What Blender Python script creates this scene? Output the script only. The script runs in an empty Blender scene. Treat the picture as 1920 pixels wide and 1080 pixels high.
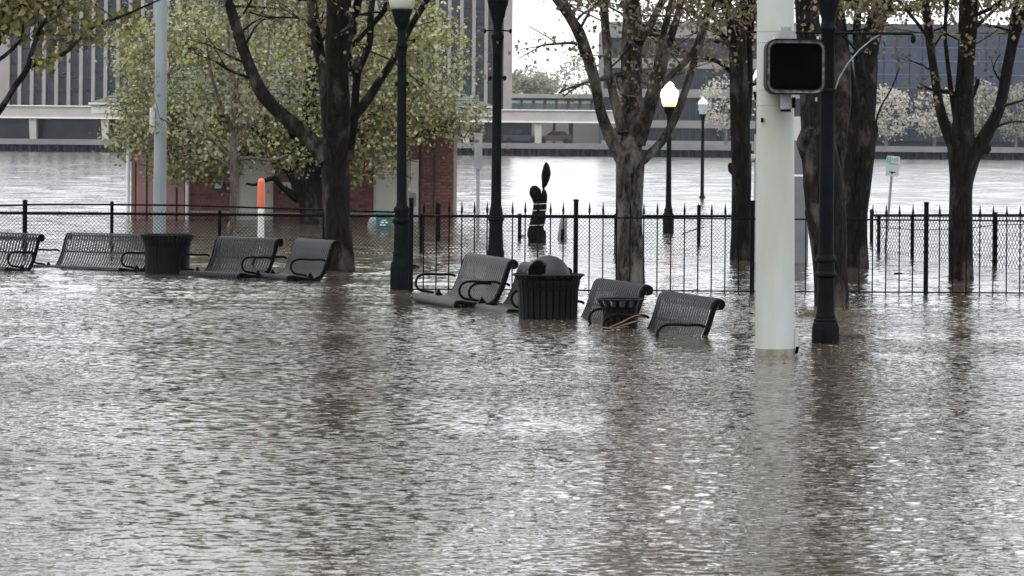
import bpy, math, random
import numpy as np
from mathutils import Matrix, Vector
random.seed(7)
rng = np.random.default_rng(7)
sc = bpy.context.scene
# ------------------------------------------------------------------ camera, sky, sun, exposure
F = 6000.0; H = 1.73; RHO = math.radians(0.5); HY = 262.0
cd = bpy.data.cameras.new('camera'); cam = bpy.data.objects.new('camera', cd)
sc.collection.objects.link(cam); sc.camera = cam
cd.sensor_width = 36; cd.lens = F / 1920 * 36; cd.shift_y = -(540 - HY) / 1920
cd.clip_start = 0.5; cd.clip_end = 6000
cam.matrix_world = Matrix.Translation((0, 0, H)) @ Matrix.Rotation(math.radians(90), 4, 'X') @ Matrix.Rotation(RHO, 4, 'Z')
cd.dof.use_dof = True; cd.dof.focus_distance = 30; cd.dof.aperture_fstop = 16
sc.view_settings.view_transform = 'Standard'; sc.view_settings.look = 'None'
sc.view_settings.exposure = 0.85; sc.view_settings.gamma = 1
sc.view_settings.use_curve_mapping = False
wd = bpy.data.worlds.new('World'); sc.world = wd; wd.use_nodes = True
nt = wd.node_tree; nt.nodes.clear()
sky = nt.nodes.new('ShaderNodeTexSky'); sky.sky_type = 'NISHITA'; sky.sun_disc = False
sky.sun_elevation = math.radians(48); sky.sun_rotation = math.radians(200)
sky.dust_density = 4; sky.air_density = 1
mx = nt.nodes.new('ShaderNodeMix'); mx.data_type = 'RGBA'; mx.inputs[0].default_value = 0.9
mx.inputs[7].default_value = (9.3, 9.5, 9.9, 1)
bg = nt.nodes.new('ShaderNodeBackground'); bg.inputs[1].default_value = 0.1
wo = nt.nodes.new('ShaderNodeOutputWorld')
# overcast sky: brighter overhead than at the horizon (CIE overcast law, softened)
wtc = nt.nodes.new('ShaderNodeTexCoord'); wsep = nt.nodes.new('ShaderNodeSeparateXYZ'); wmr = nt.nodes.new('ShaderNodeMapRange')
wmr.inputs[3].default_value = 1.0; wmr.inputs[4].default_value = 2.05
wsc = nt.nodes.new('ShaderNodeVectorMath'); wsc.operation = 'SCALE'
nt.links.new(wtc.outputs['Generated'], wsep.inputs[0]); nt.links.new(wsep.outputs[2], wmr.inputs[0])
nt.links.new(sky.outputs[0], mx.inputs[6]); nt.links.new(mx.outputs[2], wsc.inputs[0]); nt.links.new(wmr.outputs[0], wsc.inputs['Scale']); nt.links.new(wsc.outputs[0], bg.inputs[0]); nt.links.new(bg.outputs[0], wo.inputs[0])
sl = bpy.data.lights.new('sun', 'SUN'); sl.energy = 0.5; sl.angle = math.radians(40); sl.color = (1, .98, .95)
so = bpy.data.objects.new('sun', sl); sc.collection.objects.link(so)
so.rotation_euler = (math.radians(42), 0, math.radians(-20))
sc.cycles.max_bounces = 6; sc.cycles.diffuse_bounces = 2; sc.cycles.glossy_bounces = 3
sc.cycles.transmission_bounces = 2; sc.cycles.volume_bounces = 0; sc.cycles.transparent_max_bounces = 6
sc.cycles.sample_clamp_indirect = 6; sc.cycles.caustics_reflective = False

# ------------------------------------------------------------------ pixel <-> world
CR, SR = math.cos(RHO), math.sin(RHO)
def UV(px, py):
    a = px - 960; b = HY - py
    return a * CR - b * SR, a * SR + b * CR
def P(px, py, z=0.0):
    u, v = UV(px, py); Y = (H - z) * F / (-v); return Vector((u * Y / F, Y, z))
def W(px, py, Y):
    u, v = UV(px, py); return Vector((u * Y / F, Y, H + v * Y / F))

# ------------------------------------------------------------------ materials
K = 0.70
def kk(c): return tuple(x * K for x in c)
def newmat(name):
    m = bpy.data.materials.new(name); m.use_nodes = True
    return m, m.node_tree, m.node_tree.nodes['Principled BSDF']
def N(t, typ, **kw):
    n = t.nodes.new(typ)
    for k, v in kw.items(): setattr(n, k, v)
    return n
def ramp(t, stops):
    r = t.nodes.new('ShaderNodeValToRGB'); e = r.color_ramp.elements
    while len(e) < len(stops): e.new(0.5)
    for i, (p, c) in enumerate(stops):
        e[i].position = p; e[i].color = (*c, 1)
    return r
def mat(name, c1, c2=None, rough=0.6, scale=8, metal=0, bump=0, bscale=None, detail=4, stretch=(1, 1, 1), spec=0.5):
    m, t, b = newmat(name)
    c2 = c2 or tuple(x * 0.75 for x in c1)
    c1, c2 = kk(c1), kk(c2)
    tc = N(t, 'ShaderNodeTexCoord'); mp = N(t, 'ShaderNodeMapping'); mp.inputs['Scale'].default_value = stretch
    t.links.new(tc.outputs['Object'], mp.inputs[0])
    nz = N(t, 'ShaderNodeTexNoise'); nz.inputs['Scale'].default_value = scale; nz.inputs['Detail'].default_value = detail
    t.links.new(mp.outputs[0], nz.inputs[0])
    r = ramp(t, [(0.35, c2), (0.65, c1)]); t.links.new(nz.outputs[0], r.inputs[0])
    t.links.new(r.outputs[0], b.inputs['Base Color'])
    b.inputs['Roughness'].default_value = rough; b.inputs['Metallic'].default_value = metal
    b.inputs['Specular IOR Level'].default_value = spec
    if bump:
        n2 = N(t, 'ShaderNodeTexNoise'); n2.inputs['Scale'].default_value = bscale or scale * 3; n2.inputs['Detail'].default_value = 5
        t.links.new(mp.outputs[0], n2.inputs[0])
        bp = N(t, 'ShaderNodeBump'); bp.inputs['Strength'].default_value = bump; bp.inputs['Distance'].default_value = 0.02
        t.links.new(n2.outputs[0], bp.inputs['Height']); t.links.new(bp.outputs[0], b.inputs['Normal'])
    return m
def bark(name, dark, light, lichen, lscale=5.0, lamt=0.62):
    dark, light, lichen = kk(dark), kk(light), kk(lichen)
    m, t, b = newmat(name)
    tc = N(t, 'ShaderNodeTexCoord'); mp = N(t, 'ShaderNodeMapping'); mp.inputs['Scale'].default_value = (1, 1, .22)
    t.links.new(tc.outputs['Object'], mp.inputs[0])
    n1 = N(t, 'ShaderNodeTexNoise'); n1.inputs['Scale'].default_value = 26; n1.inputs['Detail'].default_value = 7; n1.inputs['Roughness'].default_value = .7
    t.links.new(mp.outputs[0], n1.inputs[0])
    r1 = ramp(t, [(0.40, dark), (0.62, light)]); t.links.new(n1.outputs[0], r1.inputs[0])
    mp2 = N(t, 'ShaderNodeMapping'); mp2.inputs['Scale'].default_value = (1, 1, .5)
    t.links.new(tc.outputs['Object'], mp2.inputs[0])
    n2 = N(t, 'ShaderNodeTexNoise'); n2.inputs['Scale'].default_value = lscale; n2.inputs['Detail'].default_value = 6; n2.inputs['Roughness'].default_value = .65
    t.links.new(mp2.outputs[0], n2.inputs[0])
    r2 = ramp(t, [(lamt - .07, (0, 0, 0)), (lamt + .07, (1, 1, 1))]); t.links.new(n2.outputs[0], r2.inputs[0])
    mxx = N(t, 'ShaderNodeMix', data_type='RGBA'); mxx.inputs[7].default_value = (*lichen, 1)
    t.links.new(r2.outputs[0], mxx.inputs[0]); t.links.new(r1.outputs[0], mxx.inputs[6])
    t.links.new(mxx.outputs[2], b.inputs['Base Color'])
    b.inputs['Roughness'].default_value = .9; b.inputs['Specular IOR Level'].default_value = .1
    bp = N(t, 'ShaderNodeBump'); bp.inputs['Strength'].default_value = .9; bp.inputs['Distance'].default_value = .03
    t.links.new(n1.outputs[0], bp.inputs['Height']); t.links.new(bp.outputs[0], b.inputs['Normal'])
    return m
def leafmat(name, stops, trans=0.35):
    m, t, b = newmat(name)
    g = N(t, 'ShaderNodeNewGeometry'); r = ramp(t, [(p, kk(c)) for p, c in stops]); r.color_ramp.interpolation = 'LINEAR'
    t.links.new(g.outputs['Random Per Island'], r.inputs[0])
    b.inputs['Roughness'].default_value = .5; b.inputs['Specular IOR Level'].default_value = .35
    tr = N(t, 'ShaderNodeBsdfTranslucent'); ms = N(t, 'ShaderNodeMixShader'); ms.inputs[0].default_value = trans
    t.links.new(r.outputs[0], b.inputs['Base Color']); t.links.new(r.outputs[0], tr.inputs[0])
    t.links.new(b.outputs[0], ms.inputs[1]); t.links.new(tr.outputs[0], ms.inputs[2])
    t.links.new(ms.outputs[0], t.nodes['Material Output'].inputs[0])
    return m
def emit(name, st, z0, z1):
    m, t, b = newmat(name)   # flame coloured low in the globe, hotter higher up
    tc = N(t, 'ShaderNodeTexCoord'); sp = N(t, 'ShaderNodeSeparateXYZ'); mr = N(t, 'ShaderNodeMapRange')
    mr.inputs[1].default_value = z0; mr.inputs[2].default_value = z1
    r = ramp(t, [(0, (1, .26, .05)), (.3, (1, .62, .34)), (.7, (1, .68, .42)), (1, (1, .36, .12))])
    t.links.new(tc.outputs['Object'], sp.inputs[0]); t.links.new(sp.outputs[2], mr.inputs[0]); t.links.new(mr.outputs[0], r.inputs[0])
    b.inputs['Base Color'].default_value = (.5, .4, .3, 1); t.links.new(r.outputs[0], b.inputs['Emission Color'])
    b.inputs['Emission Strength'].default_value = st; return m

M = {}
M['black'] = mat('black painted metal', (.006, .007, .008), (.003, .003, .004), .55, 6, bump=.1, spec=.08)
M['lampgreen'] = mat('dark green black paint', (.006, .0075, .008), (.003, .0035, .004), .6, 10, bump=.12, spec=.04)
M['slat'] = mat('worn charcoal coating', (.020, .022, .024), (.007, .008, .009), .5, 9, stretch=(1, 1, .3), bump=.1, spec=.2)
M['slatpale'] = mat('weathered grey coating', (.085, .085, .08), (.03, .031, .033), .55, 7, stretch=(1, 1, .4), bump=.1, spec=.25)
M['slatdark'] = mat('black coating', (.004, .004, .0045), (.002, .002, .002), .65, 9, spec=.05)
M['fence'] = mat('black fence paint', (.003, .003, .004), (.002, .002, .002), .65, 20, spec=.05)
M['wire'] = mat('black vinyl wire', (.008, .008, .009), (.004, .004, .005), .7, 20, spec=.1)
M['whitepole'] = mat('pale painted steel', (.45, .475, .47), (.36, .37, .32), .55, 3.0, stretch=(1, 1, .22), bump=.08, detail=9, spec=.3)
M['stain'] = mat('silt stained paint', (.24, .24, .18), (.14, .14, .10), .6, 12)
M['greypole'] = mat('weathered galvanised steel', (.23, .27, .285), (.18, .21, .225), .55, 5, stretch=(1, 1, .3))
M['band'] = mat('blue grey floor band', (.10, .13, .20), None, .6, .5)
M['grey'] = mat('grey painted cabinet', (.25, .26, .27), (.20, .21, .22), .5, 5)
M['cream'] = mat('cream paint', (.52, .50, .42), (.46, .44, .37), .5, 3)
M['white'] = mat('white paint', (.78, .78, .77), (.68, .68, .67), .5, 4)
M['orange'] = mat('orange plastic', (.72, .11, .035), (.58, .08, .025), .4, 6)
M['brick'] = mat('red brick', (.23, .095, .083), (.14, .06, .053), .85, 9, bump=.4)
M['brickdark'] = mat('dark red brick', (.14, .062, .056), (.09, .044, .04), .85, 9, bump=.4)
M['mortar'] = mat('mortar', (.20, .15, .14), (.15, .11, .10), .95, 20)
M['pink'] = mat('pinkish red panel', (.33, .19, .18), (.27, .15, .145), .75, 4, stretch=(1, 1, .3))
M['roof'] = mat('grey green shingle', (.095, .115, .105), (.07, .085, .08), .85, 30)
M['door'] = mat('pale cream door', (.62, .62, .56), (.55, .55, .50), .5, 2)
M['concrete'] = mat('pale concrete', (.42, .40, .37), (.36, .34, .32), .85, .5)
M['concrete2'] = mat('grey concrete', (.20, .20, .20), (.16, .16, .16), .85, .5)
M['spandrel'] = mat('beige spandrel', (.25, .24, .24), (.21, .205, .205), .8, .3)
M['pile'] = mat('blue grey sheet pile', (.022, .025, .040), (.010, .011, .018), .8, .8, spec=.1)
M['glass'] = mat('dark blue glass', (.022, .028, .050), (.010, .013, .026), .25, .5, spec=.3)
M['fin'] = mat('beige concrete fin', (.27, .255, .24), (.23, .22, .21), .85, .5)
M['glass2'] = mat('blue black glass', (.012, .015, .028), (.006, .008, .015), .25, .5, spec=.3)
M['glassblue'] = mat('blue glass', (.035, .050, .092), (.022, .032, .06), .25, .3, spec=.3)
M['glassgreen'] = mat('green grey glass', (.07, .10, .11), (.05, .07, .08), .12, .3, spec=.6)
M['mullion'] = mat('grey mullion', (.04, .045, .06), None, .6, .5)
M['teal'] = mat('teal plastic', (.02, .17, .14), (.015, .12, .10), .5, 6)
M['tarp'] = mat('black plastic wrap', (.003, .003, .0035), (.0015, .0015, .0015), .6, 12, bump=.8, bscale=14, spec=.04)
M['strap'] = mat('pale strap', (.6, .6, .58), None, .6, 9)
M['twig'] = mat('dry twig', (.20, .13, .09), (.12, .08, .055), .9, 20)
M['straw'] = mat('dry straw', (.17, .13, .08), (.09, .065, .045), .9, 20)
M['signgreen'] = mat('faded green print', (.10, .42, .34), (.08, .36, .29), .5, 10)
M['signface'] = mat('pale sign face', (.52, .56, .54), (.46, .50, .48), .5, 10)
M['blue'] = mat('blue sign', (.03, .05, .12), (.02, .035, .09), .5, 10)
M['screen'] = mat('black lens and lid shade', (.002, .002, .002), (.001, .001, .001), .9, 10, spec=.01)
M['rim'] = mat('worn grey visor edge', (.34, .34, .35), (.06, .06, .062), .6, 22, detail=6)
M['globe'] = mat('frosted globe', (.60, .60, .50), (.55, .55, .46), .35, 3)
M['globewhite'] = mat('white globe', (.85, .86, .84), (.78, .79, .77), .3, 3)
M['lit'] = emit('lit lamp globe', 1.7, 2.36, 2.85)
M['lens'] = mat('glass band', (.45, .55, .58), None, .2, 3)
M['carblue'] = mat('dark blue car paint', (.015, .04, .07), None, .3, 1)
M['carred'] = mat('maroon car paint', (.09, .035, .038), None, .3, 1)
M['tyre'] = mat('tyre rubber', (.015, .015, .015), None, .8, 5)
M['ground'] = mat('bank ground', (.16, .16, .12), (.10, .12, .07), .9, .05)
M['bark'] = bark('dark wet bark', (.0015, .0013, .001), (.019, .0165, .014), (.085, .078, .068), 3.8, .60)
M['barklight'] = bark('mottled maple bark', (.004, .0035, .003), (.070, .062, .053), (.15, .14, .12), 4.5, .54)
M['barkgrey'] = bark('grey pink sapling bark', (.05, .04, .036), (.14, .115, .105), (.18, .165, .14), 7, .6)
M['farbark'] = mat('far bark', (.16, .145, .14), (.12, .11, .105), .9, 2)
M['leaf'] = leafmat('olive spring leaves', [(0, (.09, .12, .04)), (.25, (.24, .27, .08)), (.5, (.38, .40, .13)), (.66, (.52, .52, .26)), (.78, (.28, .19, .07)), (.88, (.52, .52, .42)), (1, (.12, .16, .06))])
M['leafred'] = leafmat('young red brown leaves', [(0, (.09, .08, .04)), (.25, (.20, .20, .08)), (.45, (.24, .15, .09)), (.65, (.30, .30, .14)), (.85, (.34, .29, .18)), (1, (.20, .10, .06))])
M['leafolive'] = leafmat('young olive leaves', [(0, (.06, .07, .02)), (.4, (.16, .17, .04)), (.7, (.25, .23, .06)), (1, (.20, .14, .05))])
M['leafpale'] = leafmat('pale sapling leaves', [(0, (.14, .17, .07)), (.5, (.28, .29, .17)), (1, (.20, .17, .09))])
M['blossom'] = leafmat('white blossom', [(0, (.50, .48, .38)), (.5, (.66, .63, .54)), (1, (.42, .40, .32))], .3)
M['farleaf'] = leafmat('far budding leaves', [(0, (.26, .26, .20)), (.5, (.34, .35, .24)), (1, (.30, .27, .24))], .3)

# ------------------------------------------------------------------ objects
def tag(o, label=None, cat=None, group=None, kind=None):
    if label: o['label'] = label
    if cat: o['category'] = cat
    if group: o['group'] = group
    if kind: o['kind'] = kind
    return o
def link(name, data, parent=None, loc=None):
    o = bpy.data.objects.new(name, data); sc.collection.objects.link(o)
    if parent: o.parent = parent
    if loc is not None: o.location = loc
    return o
def thing(name, label, cat, loc, rz=0, group=None):
    o = link(name, None, None, loc); o.rotation_euler = (0, 0, rz); o.empty_display_size = .1
    return tag(o, label, cat, group)
class MB:
    def __init__(s, off=(0, 0, 0)): s.v = []; s.f = []; s.o = Vector(off)
    def add(s, vs, fs):
        n = len(s.v); s.v += [tuple(Vector(v) - s.o) for v in vs]; s.f += [tuple(i + n for i in q) for q in fs]
    def box(s, x0, x1, y0, y1, z0, z1):
        s.add([(x0, y0, z0), (x1, y0, z0), (x1, y1, z0), (x0, y1, z0), (x0, y0, z1), (x1, y0, z1), (x1, y1, z1), (x0, y1, z1)],
              [(0, 3, 2, 1), (4, 5, 6, 7), (0, 1, 5, 4), (1, 2, 6, 5), (2, 3, 7, 6), (3, 0, 4, 7)])
    def tube(s, pts, rad, n=8, cap=True, flat=1.0):
        pts = [Vector(p) for p in pts]; m = len(pts)
        if not hasattr(rad, '__len__'): rad = [rad] * m
        ref = None; vs = []; fs = []
        for i, p in enumerate(pts):
            d = (pts[min(i + 1, m - 1)] - pts[max(i - 1, 0)])
            if d.length < 1e-9: d = Vector((0, 0, 1))
            d.normalize()
            if ref is None: ref = Vector((1, 0, 0)) if abs(d.x) < .8 else Vector((0, 1, 0))
            a = (ref - d * ref.dot(d)).normalized(); b = d.cross(a); ref = a
            for k in range(n):
                t = 2 * math.pi * k / n; vs.append(p + a * (rad[i] * math.cos(t)) + b * (rad[i] * flat * math.sin(t)))
        for i in range(m - 1):
            for k in range(n):
                k2 = (k + 1) % n; fs.append((i * n + k, i * n + k2, (i + 1) * n + k2, (i + 1) * n + k))
        if cap: fs.append(tuple(range(n))[::-1]); fs.append(tuple((m - 1) * n + k for k in range(n)))
        s.add(vs, fs)
    def lathe(s, prof, n=24, c=(0, 0), square=None):
        vs = []; fs = []
        for r, z in prof:
            for k in range(n):
                t = 2 * math.pi * (k + .5) / n; vs.append((c[0] + r * math.cos(t), c[1] + r * math.sin(t), z))
        m = len(prof)
        for i in range(m - 1):
            for k in range(n):
                k2 = (k + 1) % n; fs.append((i * n + k, i * n + k2, (i + 1) * n + k2, (i + 1) * n + k))
        fs.append(tuple(range(n))[::-1]); fs.append(tuple((m - 1) * n + k for k in range(n)))
        s.add(vs, fs)
    def strip(s, prof, x0, x1, th):
        """ribbon following prof [(y,z)] between x0 and x1 with thickness th"""
        m = len(prof); vs = []; fs = []
        for i, (y, z) in enumerate(prof):
            a = prof[max(i - 1, 0)]; b = prof[min(i + 1, m - 1)]
            dy, dz = b[0] - a[0], b[1] - a[1]; l = math.hypot(dy, dz) or 1; ny, nz = -dz / l * th, dy / l * th
            vs += [(x0, y, z), (x1, y, z), (x1, y + ny, z + nz), (x0, y + ny, z + nz)]
        for i in range(m - 1):
            for k in range(4):
                k2 = (k + 1) % 4; fs.append((i * 4 + k, i * 4 + k2, (i + 1) * 4 + k2, (i + 1) * 4 + k))
        fs.append((0, 3, 2, 1)); fs.append(tuple((m - 1) * 4 + k for k in range(4)))
        s.add(vs, fs)
    def outline(s, pts, y0, y1):
        """closed outline pts [(x,z)] extruded from y0 to y1"""
        n = len(pts); vs = [(x, y0, z) for x, z in pts] + [(x, y1, z) for x, z in pts]
        fs = [tuple(range(n)), tuple(range(n, 2 * n))[::-1]] + [(i, i + n, (i + 1) % n + n, (i + 1) % n) for i in range(n)]
        s.add(vs, fs)
    def ring(s, a, b, y0, y1):
        n = len(a); vs = [(x, y0, z) for x, z in a] + [(x, y0, z) for x, z in b] + [(x, y1, z) for x, z in a] + [(x, y1, z) for x, z in b]
        fs = []
        for i in range(n):
            j = (i + 1) % n
            fs += [(i, j, n + j, n + i), (2 * n + i, 3 * n + i, 3 * n + j, 2 * n + j), (i, 2 * n + i, 2 * n + j, j), (n + i, n + j, 3 * n + j, 3 * n + i)]
        s.add(vs, fs)
    def mesh(s, name, m, smooth=False):
        me = bpy.data.meshes.new(name); me.from_pydata(s.v, [], s.f); me.materials.append(m)
        if smooth: auto_smooth(me, 50)
        return me
    def build(s, name, m, parent=None, smooth=False, loc=None):
        return link(name, s.mesh(name, m, smooth), parent, loc)
def rrect(w, h, r, n=6, cx=0, cz=0):
    o = []
    for sx, sz, a0 in ((1, 1, 0), (-1, 1, 90), (-1, -1, 180), (1, -1, 270)):
        for k in range(n + 1):
            t = math.radians(a0 + 90 * k / n); o.append((cx + sx * (w / 2 - r) + r * math.cos(t), cz + sz * (h / 2 - r) + r * math.sin(t)))
    return o
def auto_smooth(me, ang=35):
    me.shade_smooth()
    try:
        me.set_sharp_from_angle(angle=math.radians(ang))
    except Exception: pass

# ------------------------------------------------------------------ water
def make_water():
    ys = [9.5]
    while ys[-1] < 346.6:
        y = ys[-1]; ys.append(y + (.020 * (max(y, 11) / 12) ** 1.55 if y < 27 else (.072 if y < 60 else .072 + .33 * min(1, (y - 60) / 70))))
    ys = np.array(ys); ny = len(ys); nx = 400
    dy = np.gradient(ys)
    hw = .19 * ys + 1.6 + np.maximum(0, ys - 40) * .15
    u = np.linspace(-1, 1, nx)
    X = u[None, :] * hw[:, None]; Y = np.repeat(ys[:, None], nx, 1)
    dx = (2 * hw / nx)
    Z = np.zeros_like(X)
    r = np.random.default_rng(11)
    gust = .5 + .5 * np.clip(.5 + .5 * (np.sin(.9 * X + .31 * Y + 1) * np.sin(.37 * Y - .23 * X + 2) + .6 * np.sin(.16 * Y + 1.1) + .35 * np.sin(1.9 * X - .8 * Y)), 0, 1.4)
    for i in range(72):
        lam = .07 * (7.0 ** r.random())
        th = math.radians(90 + r.normal(0, 48)); k = 2 * math.pi / lam
        slope = .019 * (1.0 if lam < .16 else .26)
        A = slope / k
        s_y = abs(math.sin(th)); s_x = abs(math.cos(th))
        fade = np.clip((lam / np.maximum(dy * s_y, dx * s_x) - 3) / 3, 0, 1)
        ph = r.random() * 6.28
        w1 = .35 * np.sin(X * r.normal(0, 1.2) + Y * r.normal(0, .6) + r.random() * 6) + .9 * np.sin(X * r.normal(0, .5) + Y * r.normal(0, .3))
        Z += (A * fade)[:, None] * np.sin(k * (math.cos(th) * X + math.sin(th) * Y) + ph + 1.4 * w1)
    Z *= gust
    # wind chop: longer steeper waves over the open water beyond the benches
    for lo, hi, y0, y1, n, sl in ((.36, 1.0, 27, 38, 26, .013), (1.5, 3.6, 58, 80, 26, .008)):
        env = np.clip((ys - y0) / (y1 - y0), 0, 1)
        if hi <= 1.0: env = env * np.clip((110 - ys) / 40, 0, 1)
        for i in range(n):
            lam = lo * (hi / lo) ** r.random(); th = math.radians(90 + r.normal(0, 26)); k = 2 * math.pi / lam
            s_y = abs(math.sin(th)); s_x = abs(math.cos(th))
            fade = env * np.clip((lam / np.maximum(dy * s_y, dx * s_x) - 2.5) / 2, 0, 1)
            w1 = np.sin(X * r.normal(0, .5) + Y * r.normal(0, .25) + r.random() * 6)
            Z += (sl / k * fade)[:, None] * np.sin(k * (math.cos(th) * X + math.sin(th) * Y) + r.random() * 6.28 + 1.6 * w1)
    co = np.stack([X, Y, Z], -1).reshape(-1, 3).astype(np.float32)
    idx = np.arange(ny * nx).reshape(ny, nx)
    q = np.stack([idx[:-1, :-1], idx[:-1, 1:], idx[1:, 1:], idx[1:, :-1]], -1).reshape(-1, 4).astype(np.int32)
    me = bpy.data.meshes.new('flood_water')
    me.vertices.add(len(co)); me.vertices.foreach_set('co', co.ravel())
    me.loops.add(q.size); me.loops.foreach_set('vertex_index', q.ravel())
    me.polygons.add(len(q)); me.polygons.foreach_set('loop_start', np.arange(0, q.size, 4, dtype=np.int32))
    me.update(calc_edges=True); me.shade_smooth()
    m, t, b = newmat('muddy flood water')
    tc = N(t, 'ShaderNodeTexCoord'); sep = N(t, 'ShaderNodeSeparateXYZ'); t.links.new(tc.outputs['Object'], sep.inputs[0])
    geo = N(t, 'ShaderNodeNewGeometry')
    def noise(scale, stretch, detail):
        mp = N(t, 'ShaderNodeMapping'); mp.inputs['Scale'].default_value = stretch
        nz = N(t, 'ShaderNodeTexNoise'); nz.inputs['Scale'].default_value = scale; nz.inputs['Detail'].default_value = detail
        t.links.new(tc.outputs['Object'], mp.inputs[0]); t.links.new(mp.outputs[0], nz.inputs[0]); return nz
    n1 = noise(20, (.7, 1.2, 0), 3); n2 = noise(1.3, (1, .6, 0), 3)
    def vmath(op, a, bb):
        v = N(t, 'ShaderNodeVectorMath', operation=op)
        for i, x in enumerate((a, bb)):
            if isinstance(x, tuple): v.inputs[i].default_value = x
            elif x is not None: t.links.new(x, v.inputs[i])
        return v.outputs[0]
    s1 = vmath('MULTIPLY', vmath('SUBTRACT', n1.outputs['Color'], (.5, .5, .5)), (.9, 1.0, 0))
    s2 = vmath('MULTIPLY', vmath('SUBTRACT', n2.outputs['Color'], (.5, .5, .5)), (.05, .07, 0))
    # open river is choppier than the sheltered flood water
    mr = N(t, 'ShaderNodeMapRange'); mr.inputs[1].default_value = 24; mr.inputs[2].default_value = 70
    mr.inputs[3].default_value = 1.0; mr.inputs[4].default_value = .42; t.links.new(sep.outputs[1], mr.inputs[0])
    sv = N(t, 'ShaderNodeVectorMath', operation='SCALE'); t.links.new(vmath('ADD', s1, s2), sv.inputs[0]); n4 = noise(.33, (.6, 1.3, 0), 3); mg = N(t, 'ShaderNodeMapRange'); mg.inputs[1].default_value = .38; mg.inputs[2].default_value = .62; mg.inputs[3].default_value = .4; mg.inputs[4].default_value = 1.3
    t.links.new(n4.outputs[0], mg.inputs[0]); mm = N(t, 'ShaderNodeMath', operation='MULTIPLY'); t.links.new(mr.outputs[0], mm.inputs[0]); t.links.new(mg.outputs[0], mm.inputs[1]); t.links.new(mm.outputs[0], sv.inputs['Scale'])
    nn = vmath('NORMALIZE', vmath('ADD', geo.outputs['Normal'], sv.outputs[0]), None)
    t.links.new(nn, b.inputs['Normal'])
    n3 = noise(.35, (1, .5, 0), 4)
    r = ramp(t, [(.3, (.046, .039, .030)), (.7, (.058, .051, .041))]); t.links.new(n3.outputs[0], r.inputs[0])
    t.links.new(r.outputs[0], b.inputs['Base Color'])
    mr2 = N(t, 'ShaderNodeMapRange'); mr2.inputs[1].default_value = 25; mr2.inputs[2].default_value = 80
    mr2.inputs[3].default_value = .04; mr2.inputs[4].default_value = .12; t.links.new(sep.outputs[1], mr2.inputs[0])
    t.links.new(mr2.outputs[0], b.inputs['Roughness']); b.inputs['IOR'].default_value = 1.34
    me.materials.append(m)
    tag(link('flood_water', me), kind='structure')
    # drowned ground below the water
    g = MB(); g.add([(-60, 5, -.6), (60, 5, -.6), (60, 60, -.5), (-60, 60, -.5), (90, 346.5, -2.5), (-90, 346.5, -2.5)], [(0, 1, 2, 3), (3, 2, 4, 5)])
    tag(g.build('submerged_ground', M['ground']), kind='structure')
make_water()

# ------------------------------------------------------------------ far bank
YB = 346.0
def bank():
    g = MB(); g.add([(-600, YB + .9, 1.33), (600, YB + .9, 1.33), (2500, 4500, 1.33), (-2500, 4500, 1.33)], [(0, 1, 2, 3)])
    tag(g.build('bank_ground', M['ground']), kind='structure')
    q = thing('quay_wall', 'long concrete capped sheet pile quay wall on the far river bank', 'quay wall', (0, YB, 0))
    c = MB(); c.box(-110, 110, -.25, .9, .78, 1.38); c.build('concrete_cap', M['concrete2'], q)
    s = MB(); x = -110
    vs = []; 
    while x < 110:
        for dxx, yy in ((0, 0), (.22, .35), (.5, .35), (.72, 0)): vs.append((x + dxx, yy))
        x += .95
    n = len(vs); s.add([(a, b_, -.6) for a, b_ in vs] + [(a, b_, .78) for a, b_ in vs], [(i, i + 1, n + i + 1, n + i) for i in range(n - 1)])
    o = s.build('sheet_piling', M['pile'], q); o['kind'] = 'stuff'
bank()

def xat(px, Y): return W(px, HY, Y).x
def zat(px, py, Y): return W(px, py, Y).z

def office_tower():
    Y = 366.0
    t = thing('office_tower', 'tall grey office tower with close vertical fins across the river', 'building', (xat(450, Y), Y, 1.33))
    ox = t.location.x
    x0 = xat(-330, Y) - ox; x1 = xat(958, Y) - ox
    b = MB(); b.box(x0, x1, .6, 22, 0, 21); b.build('core', M['mullion'], t)
    sp = 23 * Y / F; finb = MB(); finb.box(-.2, .2, -.35, .55, 3.4, 21); fm = finb.mesh('fin', M['fin'])
    for px, w in ((7, .65), (951, .5), (-330, .6)):
        p = MB(); xx = xat(px, Y) - ox; p.box(xx - w, xx + w, -.5, .6, 0, 21); p.build('corner_pier', M['fin'], t)
    rest = MB(); k = -14
    pz = MB(); pz.box(-sp / 2 + .02, sp / 2 - .02, .3, .55, .03, 1.60); pa = pz.mesh('pane', M['glass']); pz2 = pz.mesh('pane', M['glass2'])
    while True:
        px = 36 + 23 * k
        if px > 935: break
        xx = xat(px, Y) - ox
        link('fin', fm, t, (xx, 0, 0))
        vis = (-25 < px < 330) or (840 < px < 940)
        for j in range(10):
            zz = 3.7 + j * 1.66
            if vis and j < 9: link('pane', random.choice((pa, pa, pz2)), t, (xx + sp / 2, 0, zz))
            else: rest.box(xx + .02, xx + sp - .02, .3, .55, zz + .03, zz + 1.60)
        k += 1
    o = rest.build('glazing', M['glass'], t); o['kind'] = 'stuff'
office_tower()

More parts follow.
